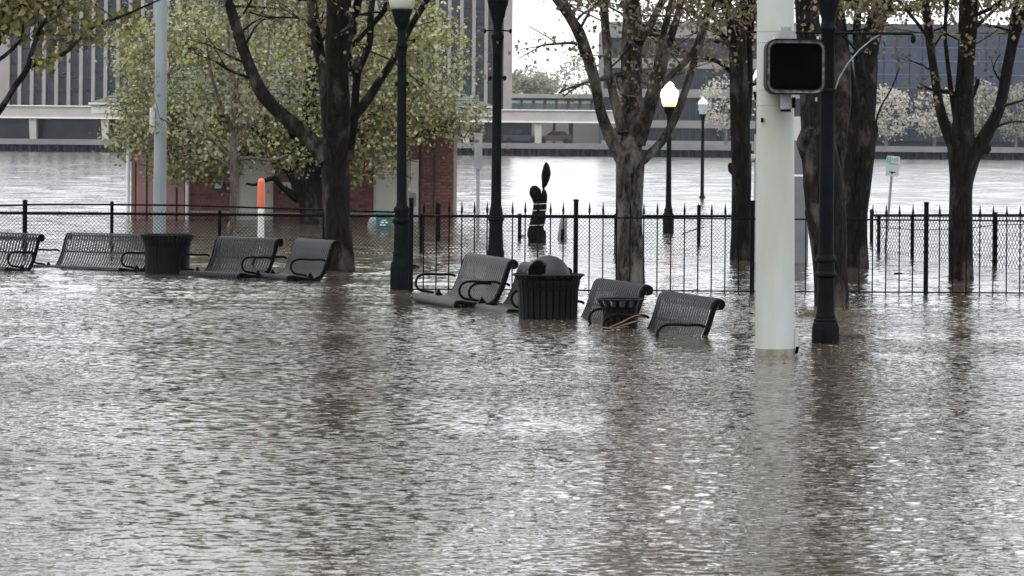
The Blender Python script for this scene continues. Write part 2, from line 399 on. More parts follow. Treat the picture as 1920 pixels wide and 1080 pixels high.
def podium():
    Y = 352.0
    t = thing('parking_podium', 'low concrete podium with long pale parapet and open bays along the quay', 'building', (xat(500, Y), Y, 1.33))
    ox = t.location.x; x0 = xat(-330, Y) - ox; x1 = xat(1182, Y) - ox
    b = MB(); b.box(x0, x1, -.3, 13, 2.45, 3.65); b.build('parapet', M['concrete'], t)
    b = MB(); b.box(x0, x1, -.5, -.3, 2.30, 2.47); b.box(x0, x1, -.5, -.3, 3.62, 3.74); b.build('edge_strip', M['white'], t)
    b = MB(); b.box(x0, xat(948, Y) - ox, 7, 7.4, 0, 2.45); b.build('rear_wall', M['mullion'], t)
    k = 0; px = -208
    while px < 1190:
        b = MB(); xx = xat(px, Y) - ox; b.add([(xx - .38, -.2, 0), (xx + .32, -.2, 0), (xx + .32, 1.2, 0), (xx - .38, 1.2, 0), (xx - .50, -.2, 2.4), (xx + .32, -.2, 2.4), (xx + .32, 1.2, 2.4), (xx - .50, 1.2, 2.4)],
              [(0, 3, 2, 1), (4, 5, 6, 7), (0, 1, 5, 4), (1, 2, 6, 5), (2, 3, 7, 6), (3, 0, 4, 7)])
        b.build('column', M['concrete'], t); 
        # dark glazing between the columns
        if px < 900:
            gb = MB(); gb.box(xx + .5, xx + 7.2, 3.5, 3.6, 0.02, 2.3); gb.build('pane', M['glass'], t)
        px += 135.3
    for px, w in ((945, 10), (1040, 5), (1072, 8)):
        b = MB(); xx = xat(px, Y) - ox; b.box(xx - w * .0293, xx + w * .0293, 5, 5.6, 0, 2.4); b.build('column', M['concrete2'], t)
podium()

def car(name, label, px, Y, m, L=4.4, hgt=1.45, face=1):
    x = xat(px, Y); t = thing(name, label, 'car', (x, Y, 1.33), 0 if face > 0 else math.pi)
    b = MB()
    side = [(-L / 2, .3), (L / 2, .3), (L / 2, .75), (L * .30, .88), (-L * .42, .95), (-L / 2, .8)]
    b.outline(side, -.85, .85); b.build('body', m, t)
    c = MB(); c.outline([(-L * .40, .94), (L * .28, .89), (L * .10, hgt - .06), (-L * .28, hgt - .06)], -.72, .72); c.build('window_band', M['glass2'], t)
    c = MB(); c.outline([(-L * .31, hgt - .07), (L * .12, hgt - .07), (L * .07, hgt), (-L * .26, hgt)], -.74, .74); c.build('roof', m, t)
    for sx in (-1, 1):
        for sy in (-1, 1):
            w = MB(); w.tube([(sx * L * .32, sy * .72, .32), (sx * L * .32, sy * .9, .32)], .32, 14); w.build('wheel', M['tyre'], t)
car('parked_car', 'dark blue car parked inside the podium bay left of the white column', 976, 354.5, M['carblue'], 3.9, 1.5)
car('parked_car', 'maroon car parked inside the podium bay right of the white column', 1040, 354.5, M['carred'], 3.9, 1.38, -1)

def pavilion():
    Y = 420.0
    t = thing('low_office_block', 'low glazed office block with pale flat roof behind the podium', 'building', (xat(1080, Y), Y, 1.33))
    ox = t.location.x; x0 = xat(930, Y) - ox; x1 = xat(1215, Y) - ox
    b = MB(); b.box(x0, x1, .5, 12, 0, 5.9); b.build('wall', M['spandrel'], t)
    b = MB(); b.box(x0 - .5, x1, -.3, 13, 5.9, 6.45); b.build('roof', M['concrete'], t)
    for k in range(12):
        xx = xat(958 + 22 * k, Y) - ox
        b = MB(); b.box(xx, xx + 1.1, .1, .45, 3.6, 5.2); b.build('pane', M['glassgreen'], t)
        b = MB(); b.box(xx, xx + 1.15, .1, .45, 5.22, 5.6); b.build('blind', M['lens'], t)
pavilion()

def office_slab():
    Y = 400.0; s = F / Y
    t = thing('banded_office_block', 'wide office block with grey bands of concrete and dark windows across the river', 'building', (xat(1500, Y), Y, 1.33))
    ox = t.location.x; x0 = xat(1128, Y) - ox; x1 = xat(1560, Y) - ox; x2 = xat(2150, Y) - ox
    b = MB(); b.box(x0 + .2, x2, .8, 25, 0, 14.6); b.build('core', M['mullion'], t)
    for z0, z1 in ((13.3, 15.3), (9.5, 10.75), (5.85, 6.9), (2.05, 3.0), (0, .45)):
        b = MB(); b.box(x0, x1, 0, .8, z0, z1); b.build('spandrel', M['spandrel'], t)
    w = 12.3 / s
    for z0, z1 in ((10.75, 13.3), (6.9, 9.5), (3.0, 5.85), (.45, 2.05)):
        pm = MB(); pm.box(.03, w - .03, .35, .6, .02, z1 - z0 - .02); a = pm.mesh('pane', M['glass']); a2 = pm.mesh('pane', M['glass2'])
        k = 0
        while x0 + .3 + (k + 1) * w < x1:
            link('pane', random.choice((a, a2)), t, (x0 + .3 + k * w, 0, z0)); k += 1
    # blue curtain wall
    bw = 24 / s; pm = MB(); pm.box(.05, bw - .05, -.15, .3, .04, 1.62); a = pm.mesh('pane', M['glassblue']); a2 = pm.mesh('pane', M['glass'])
    k = 0
    while x1 + (k + 1) * bw < x2:
        for j in range(8):
            link('pane', (a if j > 3 else a2), t, (x1 + k * bw, 0, .6 + j * 1.68))
        k += 1
    for j in range(8):
        b = MB(); b.box(x1, x2, -.22, .3, .6 + j * 1.68 + 1.63, .6 + (j + 1) * 1.68 + .03); b.build('floor_band', M['band'], t)
    b = MB(); b.box(x1, x2, -.2, .8, 14.3, 15.3); b.build('parapet', M['mullion'], t)
office_slab()

# ------------------------------------------------------------------ leaves and trees
def leaf_mesh(name, C, size, m, rs, droop=.3, aspect=.85):
    C = np.asarray(C, float); n = len(C)
    a = rs.random(n) * 2 * np.pi; tilt = rs.normal(0, .7, n) + droop
    d = np.stack([np.cos(a) * np.cos(tilt), np.sin(a) * np.cos(tilt), -np.sin(tilt)], 1)
    w = np.cross(d, rs.normal(0, 1, (n, 3))); w /= np.linalg.norm(w, axis=1)[:, None]
    up = np.cross(w, d)
    L = size * (.6 + .8 * rs.random(n))[:, None]
    v = np.stack([C, C + d * L * .55 + w * L * aspect * .5 + up * L * .12, C + d * L, C + d * L * .55 - w * L * aspect * .5 + up * L * .12], 1).reshape(-1, 3)
    i = np.arange(n)[:, None] * 4
    tr = np.concatenate([i + [0, 1, 2], i + [0, 2, 3]], 1).reshape(-1, 3)
    me = bpy.data.meshes.new(name)
    me.vertices.add(len(v)); me.vertices.foreach_set('co', v.astype(np.float32).ravel())
    me.loops.add(tr.size); me.loops.foreach_set('vertex_index', tr.astype(np.int32).ravel())
    me.polygons.add(len(tr)); me.polygons.foreach_set('loop_start', np.arange(0, tr.size, 3, dtype=np.int32))
    me.update(calc_edges=True); me.materials.append(m)
    return me
def grow(mb, p, d, r, L, gen, sites, rnd, spread=.55, up=.25, n=4, kids=(2, 3)):
    pts = [p.copy()]; rad = [r]; q = p.copy(); dd = d.normalized()
    st = 3
    for k in range(st):
        dd = (dd + Vector((rnd.gauss(0, .16), rnd.gauss(0, .16), rnd.gauss(0, .1) + up * .12))).normalized()
        q = q + dd * L / st; pts.append(q.copy()); rad.append(r * (1 - .38 * (k + 1) / st))
        if gen <= 1: sites.append((q.copy(), gen))
    mb.tube(pts, rad, n if r > .012 else 3, cap=False)
    if gen <= 0: return
    for c in range(rnd.randint(*kids)):
        e = dd + Vector((rnd.gauss(0, spread), rnd.gauss(0, spread), rnd.gauss(0, spread * .6) + up))
        grow(mb, pts[-1] if c < 2 else pts[-2], e, rad[-1] * rnd.uniform(.6, .85), L * rnd.uniform(.62, .85), gen - 1, sites, rnd, spread, up, n, kids)
def refine(pts, k=3):
    """Catmull-Rom refine of rows (x,y,z,r) with a little wobble"""
    out = []; n = len(pts)
    for i in range(n - 1):
        p0 = pts[max(i - 1, 0)]; p1 = pts[i]; p2 = pts[i + 1]; p3 = pts[min(i + 2, n - 1)]
        for j in range(k):
            t = j / k
            out.append([.5 * ((2 * p1[c]) + (-p0[c] + p2[c]) * t + (2 * p0[c] - 5 * p1[c] + 4 * p2[c] - p3[c]) * t * t + (-p0[c] + 3 * p1[c] - 3 * p2[c] + p3[c]) * t ** 3) for c in range(4)])
    out.append(list(pts[-1])); return out
def rough_tube(mb, rows, n, rnd, amt=.07):
    """bark tube with lumpy cross sections"""
    pts = [Vector(r[:3]) for r in rows]; m = len(pts); ref = None; vs = []; fs = []
    ph = [rnd.random() * 6.28 for _ in range(4)]
    for i, p in enumerate(pts):
        d = (pts[min(i + 1, m - 1)] - pts[max(i - 1, 0)]).normalized()
        if ref is None: ref = Vector((1, 0, 0)) if abs(d.x) < .8 else Vector((0, 1, 0))
        a = (ref - d * ref.dot(d)).normalized(); b = d.cross(a); ref = a
        for k in range(n):
            t = 2 * math.pi * k / n
            w = 1 + amt * (math.sin(3 * t + ph[0] + i * .35) + .7 * math.sin(5 * t + ph[1] - i * .25) + .5 * math.sin(t * 2 + i * .8 + ph[2]) + rnd.uniform(-.35, .35))
            rr = rows[i][3] * w; vs.append(p + a * rr * math.cos(t) + b * rr * math.sin(t))
    for i in range(m - 1):
        for k in range(n):
            k2 = (k + 1) % n; fs.append((i * n + k, i * n + k2, (i + 1) * n + k2, (i + 1) * n + k))
    fs.append(tuple((m - 1) * n + k for k in range(n))); mb.add(vs, fs)

def near_tree(label, base, limbs, barkm, leafm, seed, gen=3, leaves=7, lsize=.085, group=None, twigs=True, Lg=1.25, lowleaf=0.35, name='maple_tree', frame_leaf=1.0, dens=1.0, twz=2.2):
    """base=(px,py); limbs: list of polylines (px,py,width px); the first is the trunk"""
    rnd = random.Random(seed); rs = np.random.default_rng(seed)
    B = P(*base); Y = B.y; s = F / Y
    t = thing(name, label, 'tree', (B.x, B.y, 0), 0, group)
    mt = MB(off=(B.x, B.y, 0)); mtw = MB(off=(B.x, B.y, 0)); sites = []
    for li, lim in enumerate(limbs):
        dep = 0 if li == 0 else rnd.uniform(-.9, .9)
        rows = []; z0 = lim[0][1]
        for k, (px, py, w) in enumerate(lim):
            Yk = Y + dep * min(1, max(0, (z0 - py)) / 300.0) * 1.2
            q = W(px, py, Yk); rows.append((q.x, q.y, q.z, w / 2 / s * (Yk / Y)))
        if li == 0:
            r0 = rows[0]; rows.insert(0, (r0[0], r0[1], -.5, r0[3] * 1.15))
        rows = refine(rows, 4 if rows[0][3] > .04 else 3)
        r0 = rows[0][3]
        rough_tube(mt, rows, 18 if r0 > .08 else (10 if r0 > .03 else 6), rnd, .055 if r0 > .05 else .08)
        if li == 0: continue
        # carry the limb on above the frame
        a = Vector(rows[-1][:3]); dd = (a - Vector(rows[-4][:3])).normalized(); rr = rows[-1][3]
        gg = gen if rr > .03 else max(1, gen - 1)
        if lim[-1][1] < 60:
            for c in range(2 if rr > .025 else 1):
                grow(mtw, a, dd + Vector((rnd.gauss(0, .25), rnd.gauss(0, .25), .15)), rr * .85, Lg * rnd.uniform(.8, 1.25), gg, sites, rnd, .5, .22, 5)
        # side twigs
        if twigs:
            for row in rows[2::2]:
                zz = row[2]
                if zz > twz and rnd.random() < .62 * min(1, (zz - twz + .2) / 1.0):
                    e = Vector((rnd.gauss(0, 1), rnd.gauss(0, .7), rnd.uniform(-.1, .8)))
                    grow(mtw, Vector(row[:3]), e, max(.008, row[3] * .28), rnd.uniform(.3, .6), 1, sites, rnd, .6, .1, 4)
    o = mt.build('trunk', barkm, t, smooth=True)
    mtw.build('branches', barkm, t, smooth=True)['kind'] = 'stuff'
    C = []
    for p, g in sites:
        k = int(leaves * dens) if p.z > 3.5 else int(min(leaves, 5) * lowleaf * frame_leaf + rnd.random())
        for _ in range(k):
            g_ = .10 if p.z < 3.5 else .2; C.append((p.x - B.x + rnd.gauss(0, g_), p.y - B.y + rnd.gauss(0, g_), p.z + rnd.gauss(0, .08)))
    if C: link('crown', leaf_mesh('crown', C, lsize, leafm, rs, .6), t)
    return t, len(C)

G = 'maples standing in the flood water'
near_tree('dark wet maple with wide spreading left limb behind the smallest left bench', (636, 508), [
    [(636, 516, 60), (635, 450, 52), (631, 380, 50), (628, 320, 52), (630, 280, 54)],
    [(630, 300, 40), (632, 250, 44), (634, 180, 42), (632, 100, 42), (636, 50, 46), (635, 0, 44), (638, -60, 34)],
    [(612, 300, 34), (575, 255, 30), (530, 215, 26), (500, 185, 26), (478, 150, 24), (455, 90, 20), (440, 40, 20), (425, -10, 18)],
    [(618, 270, 26), (612, 200, 22), (603, 120, 20), (592, 60, 22), (585, 0, 20), (580, -40, 17)],
    [(650, 300, 24), (663, 230, 18), (668, 160, 14), (672, 130, 14), (692, 85, 12), (695, 30, 12), (700, -10, 10)],
    [(660, 225, 16), (690, 185, 18), (720, 140, 14), (745, 100, 13), (770, 50, 12), (800, 0, 12), (815, -25, 10)],
    [(655, 90, 10), (690, 55, 9), (720, 20, 10), (728, -10, 9)],
    [(648, 90, 16), (664, 30, 16), (675, -15, 14)],
    [(467, 22, 4), (500, 32, 4), (560, 34, 4), (580, 46, 5)],
    [(668, 140, 14), (655, 105, 10), (650, 60, 9), (655, 0, 9)]],
    M['bark'], M['leafred'], 3, gen=4, leaves=7, lsize=.066, group=G, lowleaf=.3)
near_tree('mottled pale barked maple in front of the lit lamp', (1183, 530), [
    [(1183, 538, 56), (1182, 470, 52), (1181, 400, 50), (1180, 330, 52), (1180, 285, 60)],
    [(1180, 300, 44), (1185, 240, 40), (1186, 180, 38), (1184, 100, 40), (1186, 50, 38), (1182, 0, 32), (1180, -40, 28)],
    [(1168, 300, 30), (1146, 262, 24), (1126, 210, 20), (1117, 160, 20), (1104, 110, 22), (1085, 60, 22), (1065, 30, 16), (1040, -5, 14)],
    [(1082, 55, 16), (1068, 25, 15), (1052, -10, 14)],
    [(1168, 250, 20), (1151, 180, 17), (1141, 130, 15), (1135, 60, 16), (1131, -8, 16)],
    [(1196, 80, 22), (1220, 45, 15), (1245, -5, 12)],
    [(1192, 250, 22), (1214, 190, 16), (1228, 140, 14), (1240, 80, 12), (1255, 20, 12), (1262, -15, 11)],
    [(1200, 270, 22), (1224, 190, 19), (1240, 140, 17), (1251, 90, 15), (1270, 30, 14), (1278, -10, 12)],
    [(1200, 305, 18), (1240, 266, 16), (1264, 225, 15), (1285, 170, 14), (1305, 105, 13), (1320, 55, 12), (1331, -5, 10)],
    [(1232, 165, 12), (1268, 132, 11), (1298, 100, 11), (1322, 45, 10)],
    [(1180, 345, 12), (1165, 300, 8), (1150, 272, 7)]],
    M['barklight'], M['leafred'], 4, gen=4, leaves=7, lsize=.054, dens=3.6, group=G, lowleaf=.9)
near_tree('slim dark maple just left of the white signal pole', (1389, 488), [
    [(1389, 494, 40), (1388, 420, 36), (1389, 330, 36), (1389, 270, 40)],
    [(1389, 290, 36), (1388, 200, 36), (1384, 120, 34), (1379, 60, 34), (1372, 30, 26), (1352, -8, 20)],
    [(1396, 250, 20), (1403, 180, 17), (1405, 100, 14), (1408, 20, 15), (1410, -20, 14)],
    [(1385, 70, 24), (1396, 20, 24), (1402, -20, 20)],
    [(1374, 138, 10), (1350, 118, 8), (1333, 111, 8), (1300, 105, 7), (1270, 90, 8), (1250, 65, 8), (1222, 55, 6)],
    [(1370, 80, 11), (1340, 55, 9), (1318, 40, 9), (1295, 18, 8), (1280, -5, 6)],
    [(1382, 328, 14), (1372, 318, 14), (1371, 306, 10)]],
    M['bark'], M['leafred'], 5, gen=4, leaves=7, lsize=.054, dens=3.6, group=G, lowleaf=1.0)
near_tree('thick leaning maple with rough bark directly behind the tallest lamp post', (1560, 582), [
    [(1560, 590, 66), (1556, 520, 64), (1549, 420, 72), (1542, 320, 74), (1532, 240, 62)],
    [(1532, 270, 58), (1522, 180, 48), (1518, 100, 44), (1517, 40, 44), (1514, -15, 40)],
    [(1562, 330, 34), (1574, 250, 32), (1580, 190, 34), (1575, 120, 38), (1566, 60, 30), (1560, -5, 26)],
    [(1512, 120, 16), (1500, 60, 14), (1496, -5, 13)],
    [(1512, 300, 14), (1503, 268, 20), (1508, 245, 12)]],
    M['bark'], M['leafred'], 6, gen=4, leaves=7, lsize=.054, dens=3.6, group=G, lowleaf=.8)
near_tree('forked dark maple between the tallest lamp post and the leaning parking sign', (1607, 502), [
    [(1607, 508, 46), (1605, 420, 46), (1608, 340, 54), (1611, 260, 62), (1613, 225, 60)],
    [(1615, 240, 50), (1622, 180, 42), (1626, 110, 38), (1640, 50, 36), (1662, -10, 34)],
    [(1602, 240, 30), (1598, 180, 24), (1586, 110, 20), (1580, 60, 17), (1574, -10, 14)],
    [(1614, 140, 22), (1606, 60, 15), (1612, -10, 14)],
    [(1635, 262, 16), (1639, 240, 16), (1634, 228, 10)],
    [(1640, 236, 4), (1652, 200, 4), (1672, 165, 3), (1690, 118, 3)]],
    M['bark'], M['leafred'], 7, gen=4, leaves=7, lsize=.054, dens=3.6, group=G, lowleaf=.9)
near_tree('dark maple with three upright limbs at the right end of the iron fence', (1802, 525), [
    [(1802, 532, 48), (1802, 450, 43), (1802, 360, 43), (1806, 300, 56), (1806, 270, 60)],
    [(1806, 280, 46), (1808, 180, 34), (1812, 100, 33), (1815, 30, 34), (1815, -30, 30)],
    [(1792, 285, 28), (1765, 215, 19), (1751, 130, 16), (1742, 60, 16), (1734, -10, 14)],
    [(1797, 250, 14), (1785, 180, 10), (1776, 110, 8), (1772, 60, 7), (1776, -5, 7)],
    [(1820, 300, 34), (1850, 250, 25), (1874, 200, 21), (1890, 120, 20), (1905, 60, 21), (1930, 5, 18)],
    [(1892, 100, 12), (1899, 40, 10), (1908, -8, 9)],
    [(1748, 85, 6), (1725, 50, 6), (1700, 20, 6), (1680, -5, 5)],
    [(1822, 185, 9), (1832, 158, 8), (1834, 148, 6)],
    [(1835, 275, 14), (1852, 283, 12), (1853, 270, 8)],
    [(1850, 250, 8), (1875, 235, 5), (1905, 228, 4), (1935, 232, 3)]],
    M['bark'], M['leafred'], 8, gen=4, leaves=7, lsize=.054, dens=3.6, group=G, lowleaf=.9)
near_tree('olive leaved tree outside the left edge reaching branches across the tower', (-70, 505), [
    [(-70, 515, 60), (-66, 400, 52), (-60, 300, 52), (-50, 240, 46)],
    [(-58, 262, 40), (-60, 150, 36), (-55, 60, 34), (-50, -30, 30)],
    [(-45, 265, 14), (-20, 232, 13), (2, 203, 12), (25, 166, 11), (51, 128, 11), (62, 90, 9), (80, 45, 7), (118, 3, 5)],
    [(53, 127, 8), (80, 115, 8), (120, 101, 8), (150, 72, 7), (180, 48, 6), (230, 30, 5), (280, 8, 4), (312, -6, 3)],
    [(-50, 170, 12), (-15, 122, 9), (8, 105, 7), (30, 85, 6), (42, 66, 5), (44, 40, 4)],
    [(-50, 130, 20), (-10, 88, 15), (4, 60, 13), (8, 20, 14), (10, -15, 12)],
    [(8, 60, 8), (30, 25, 6), (60, -8, 5)],
    [(-52, 60, 12), (0, 25, 8), (60, 5, 6), (140, -10, 5)]],
    M['bark'], M['leafolive'], 9, gen=4, leaves=6, Lg=.95, group=G, lowleaf=1.2)

def bushy_tree():
    rnd = random.Random(21); rs = np.random.default_rng(21)
    B = P(572, 419); Y = B.y
    t = thing('leafy_tree', 'broad olive green leafy tree hiding the brick building', 'tree', (B.x, B.y, 0))
    s = F / Y; mt = MB(off=(B.x, B.y, 0)); mw = MB(off=(B.x, B.y, 0))
    limbs = [[(584, 425, 46), (583, 390, 44), (577, 350, 54), (566, 320, 60)],
             [(566, 345, 40), (545, 318, 26), (515, 300, 18), (470, 288, 13), (430, 280, 8)],
             [(560, 372, 20), (530, 352, 11), (512, 335, 9), (480, 346, 6), (462, 344, 4)],
             [(565, 325, 40), (560, 260, 30), (520, 200, 20), (430, 130, 14), (340, 80, 9)],
             [(572, 325, 44), (580, 220, 32), (585, 100, 24), (590, -40, 16)],
             [(580, 330, 34), (640, 260, 24), (720, 200, 16), (800, 150, 10)],
             [(560, 300, 26), (470, 240, 16), (380, 215, 11), (290, 215, 6)],
             [(580, 300, 26), (680, 270, 16), (780, 250, 10), (850, 235, 6)]]
    for li, lim in enumerate(limbs):
        dep = 0 if li == 0 else rnd.uniform(-1.2, 1.2)
        rows = []
        for k, (px, py, w) in enumerate(lim):
            Yk = Y + dep * (k / len(lim)); q = W(px, py, Yk); rows.append((q.x, q.y, q.z, w / 2 / s))
        if li == 0: rows.insert(0, (rows[0][0], rows[0][1], -.5, rows[0][3]))
        rough_tube(mt, refine(rows, 4), 12, rnd, .07)
    mt.build('trunk', M['bark'], t, smooth=True)
    blobs = [(330, 120, 125, 120), (480, 70, 170, 120), (640, 110, 170, 130), (760, 130, 125, 120), (420, 235, 170, 70), (600, 240, 200, 80), (290, 215, 88, 75),
             (790, 215, 95, 60), (520, -50, 230, 70), (380, 290, 90, 45), (690, 300, 70, 42), (545, 295, 50, 20), (760, 60, 110, 80), (230, 265, 30, 25), (880, 225, 22, 35), (325, 320, 40, 18), (400, 318, 40, 16), (260, 110, 50, 90)]
    C = []; tot = sum(b[2] * b[3] for b in blobs)
    for (cx, cy, rx, ry) in blobs:
        nc = int(1500 * rx * ry / tot) + 6
        for _ in range(nc):
            while True:
                a, b_, c = rnd.uniform(-1, 1), rnd.uniform(-1, 1), rnd.uniform(-1, 1)
                if a * a + b_ * b_ + c * c < 1: break
            dr = min(rx, ry) / s
            ctr = W(cx + a * rx, cy + b_ * ry, Y + c * min(2.6, dr * 1.5) - .2)
            m = rnd.randint(14, 34); sg = rnd.uniform(.09, .2)
            d = Vector((rnd.gauss(0, 1), rnd.gauss(0, 1), rnd.gauss(0, .4))).normalized() * rnd.uniform(.1, .45)
            if rnd.random() < .45: mw.tube([ctr - d * 1.3, ctr, ctr + d], [.011, .008, .003], 3, cap=False)
            for _ in range(m):
                f = rnd.uniform(-1, 1); q = ctr + d * f + Vector((rnd.gauss(0, sg), rnd.gauss(0, sg), rnd.gauss(0, sg * .8)))
                C.append((q.x - B.x, q.y - B.y, q.z))
    mw.build('branches', M['barkgrey'], t)['kind'] = 'stuff'
    link('crown', leaf_mesh('crown', C, .074, M['leaf'], rs, .45, .95), t)
    return len(C)
bushy_tree()

def sapling():
    B = P(437, 440)
    near_tree('slender grey barked young tree in front of the brick building', (437, 440), [
        [(437, 446, 13), (437, 400, 13), (438, 350, 14), (438, 300, 17), (440, 262, 17)],
        [(440, 280, 15), (440, 220, 13), (437, 150, 9), (430, 80, 7), (425, 20, 5)],
        [(434, 300, 9), (405, 268, 7), (370, 248, 5), (330, 235, 4), (300, 222, 3)],
        [(443, 300, 8), (470, 296, 6), (510, 300, 5), (540, 290, 3)],
        [(442, 262, 10), (470, 225, 7), (488, 180, 6), (502, 110, 4), (506, 50, 3)],
        [(437, 240, 8), (412, 190, 6), (395, 130, 5), (385, 60, 3)],
        [(438, 320, 7), (410, 300, 5), (370, 288, 4), (340, 292, 3)],
        [(440, 210, 6), (455, 150, 5), (465, 80, 4), (462, 20, 3)]],
        M['barkgrey'], M['leafpale'], 12, gen=2, leaves=3, lsize=.09, lowleaf=1.0, name='young_tree', Lg=.8, twz=.9)
sapling()

def blossom_tree(px, py, w, h, Y, label, m, seed, base=None, n=1150, size=.34, trunk=True, cat='tree', group='pale flowering trees on the far bank'):
    rnd = random.Random(seed); rs = np.random.default_rng(seed)
    c = W(px, py, Y); t = thing('flowering_tree', label, cat, (c.x, Y, 1.33), 0, group)
    s = F / Y; rx = w / 2 / s; rz = h / 2 / s; cz = c.z - 1.33
    mb = MB(); mb.tube([(0, 0, -.2), (0, 0, cz * .4), (.1, 0, cz)], [.22, .17, .07], 7)
    sites = []
    for k in range(9):
        a = k * 2.4; mb.tube([(0, 0, cz * (.35 + .05 * k)), (math.cos(a) * rx * .8, math.sin(a) * rx * .8, cz + rz * rnd.uniform(-.3, .7))], [.08, .02], 4)
    mb.build('trunk', M['farbark'], t)
    C = []
    cl = []
    for _ in range(110):
        v = rs.normal(0, 1, 3); v /= np.linalg.norm(v); rr = rnd.uniform(.5, 1.0) ** .5
        cl.append((v[0] * rx * rr, v[1] * rx * rr, cz + v[2] * rz * rr * (1 if v[2] > 0 else .85)))
    for k in range(n):
        q = cl[k % len(cl)]; C.append((q[0] + rnd.gauss(0, rx * .11), q[1] + rnd.gauss(0, rx * .11), q[2] + rnd.gauss(0, rz * .09)))
    link('crown', leaf_mesh('crown', C, size, m, rs, .2), t)
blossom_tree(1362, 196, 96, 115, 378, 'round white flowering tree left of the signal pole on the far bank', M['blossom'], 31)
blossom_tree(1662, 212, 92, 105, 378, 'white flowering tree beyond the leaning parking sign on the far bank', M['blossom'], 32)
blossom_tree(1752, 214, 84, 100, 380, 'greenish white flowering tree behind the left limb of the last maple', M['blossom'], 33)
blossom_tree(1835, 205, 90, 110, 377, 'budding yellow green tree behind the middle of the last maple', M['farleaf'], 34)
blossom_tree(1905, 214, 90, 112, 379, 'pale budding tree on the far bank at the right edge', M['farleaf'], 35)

def bare_tree(px, topy, w, Y, label, seed, leafy=False):
    rnd = random.Random(seed); c = W(px, 190, Y); top = W(px, topy, Y).z - 1.33
    t = thing('bare_tree', label, 'tree', (c.x, Y, 1.33), 0, 'bare trees on the skyline across the river')
    mb = MB(); sites = []
    hh = top * .45
    mb.tube([(0, 0, -.3), (0, 0, hh * .6), (.1, 0, hh)], [.35, .28, .2], 6, cap=False)
    for k in range(6):
        a = k * 1.05 + rnd.random()
        grow(mb, Vector((0, 0, hh * rnd.uniform(.6, 1))), Vector((math.cos(a) * .7, math.sin(a) * .7, 1.1)), .13, top * .2, 4, sites, rnd, .38, .35, 3)
    mb.build('trunk', M['farbark'], t)
    if leafy:
        C = [(p.x + rnd.gauss(0, .5), p.y + rnd.gauss(0, .5), p.z + rnd.gauss(0, .4)) for p, g in sites for _ in range(2)]
        link('crown', leaf_mesh('crown', C, .5, M['farleaf'], np.random.default_rng(seed), .2), t)
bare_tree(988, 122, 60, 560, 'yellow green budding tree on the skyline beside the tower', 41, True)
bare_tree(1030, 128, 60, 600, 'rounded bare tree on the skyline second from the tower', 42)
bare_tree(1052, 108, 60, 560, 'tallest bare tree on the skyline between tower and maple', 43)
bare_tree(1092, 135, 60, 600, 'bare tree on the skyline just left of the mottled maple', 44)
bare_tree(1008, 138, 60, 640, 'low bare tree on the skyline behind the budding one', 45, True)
def treeline():
    rs = np.random.default_rng(5); rnd = random.Random(5); C = []
    for k in range(2600):
        px = rnd.uniform(930, 1180); Y = rnd.uniform(620, 660)
        hh = 4.8 + 3.0 * math.sin(px * .045) * math.sin(px * .021 + 1) + 2.0
        q = W(px, 200, Y); C.append((q.x, Y, 1.3 + 5 + rnd.random() ** .7 * (hh + 3)))
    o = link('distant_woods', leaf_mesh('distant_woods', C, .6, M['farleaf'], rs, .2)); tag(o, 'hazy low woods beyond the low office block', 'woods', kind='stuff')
treeline()

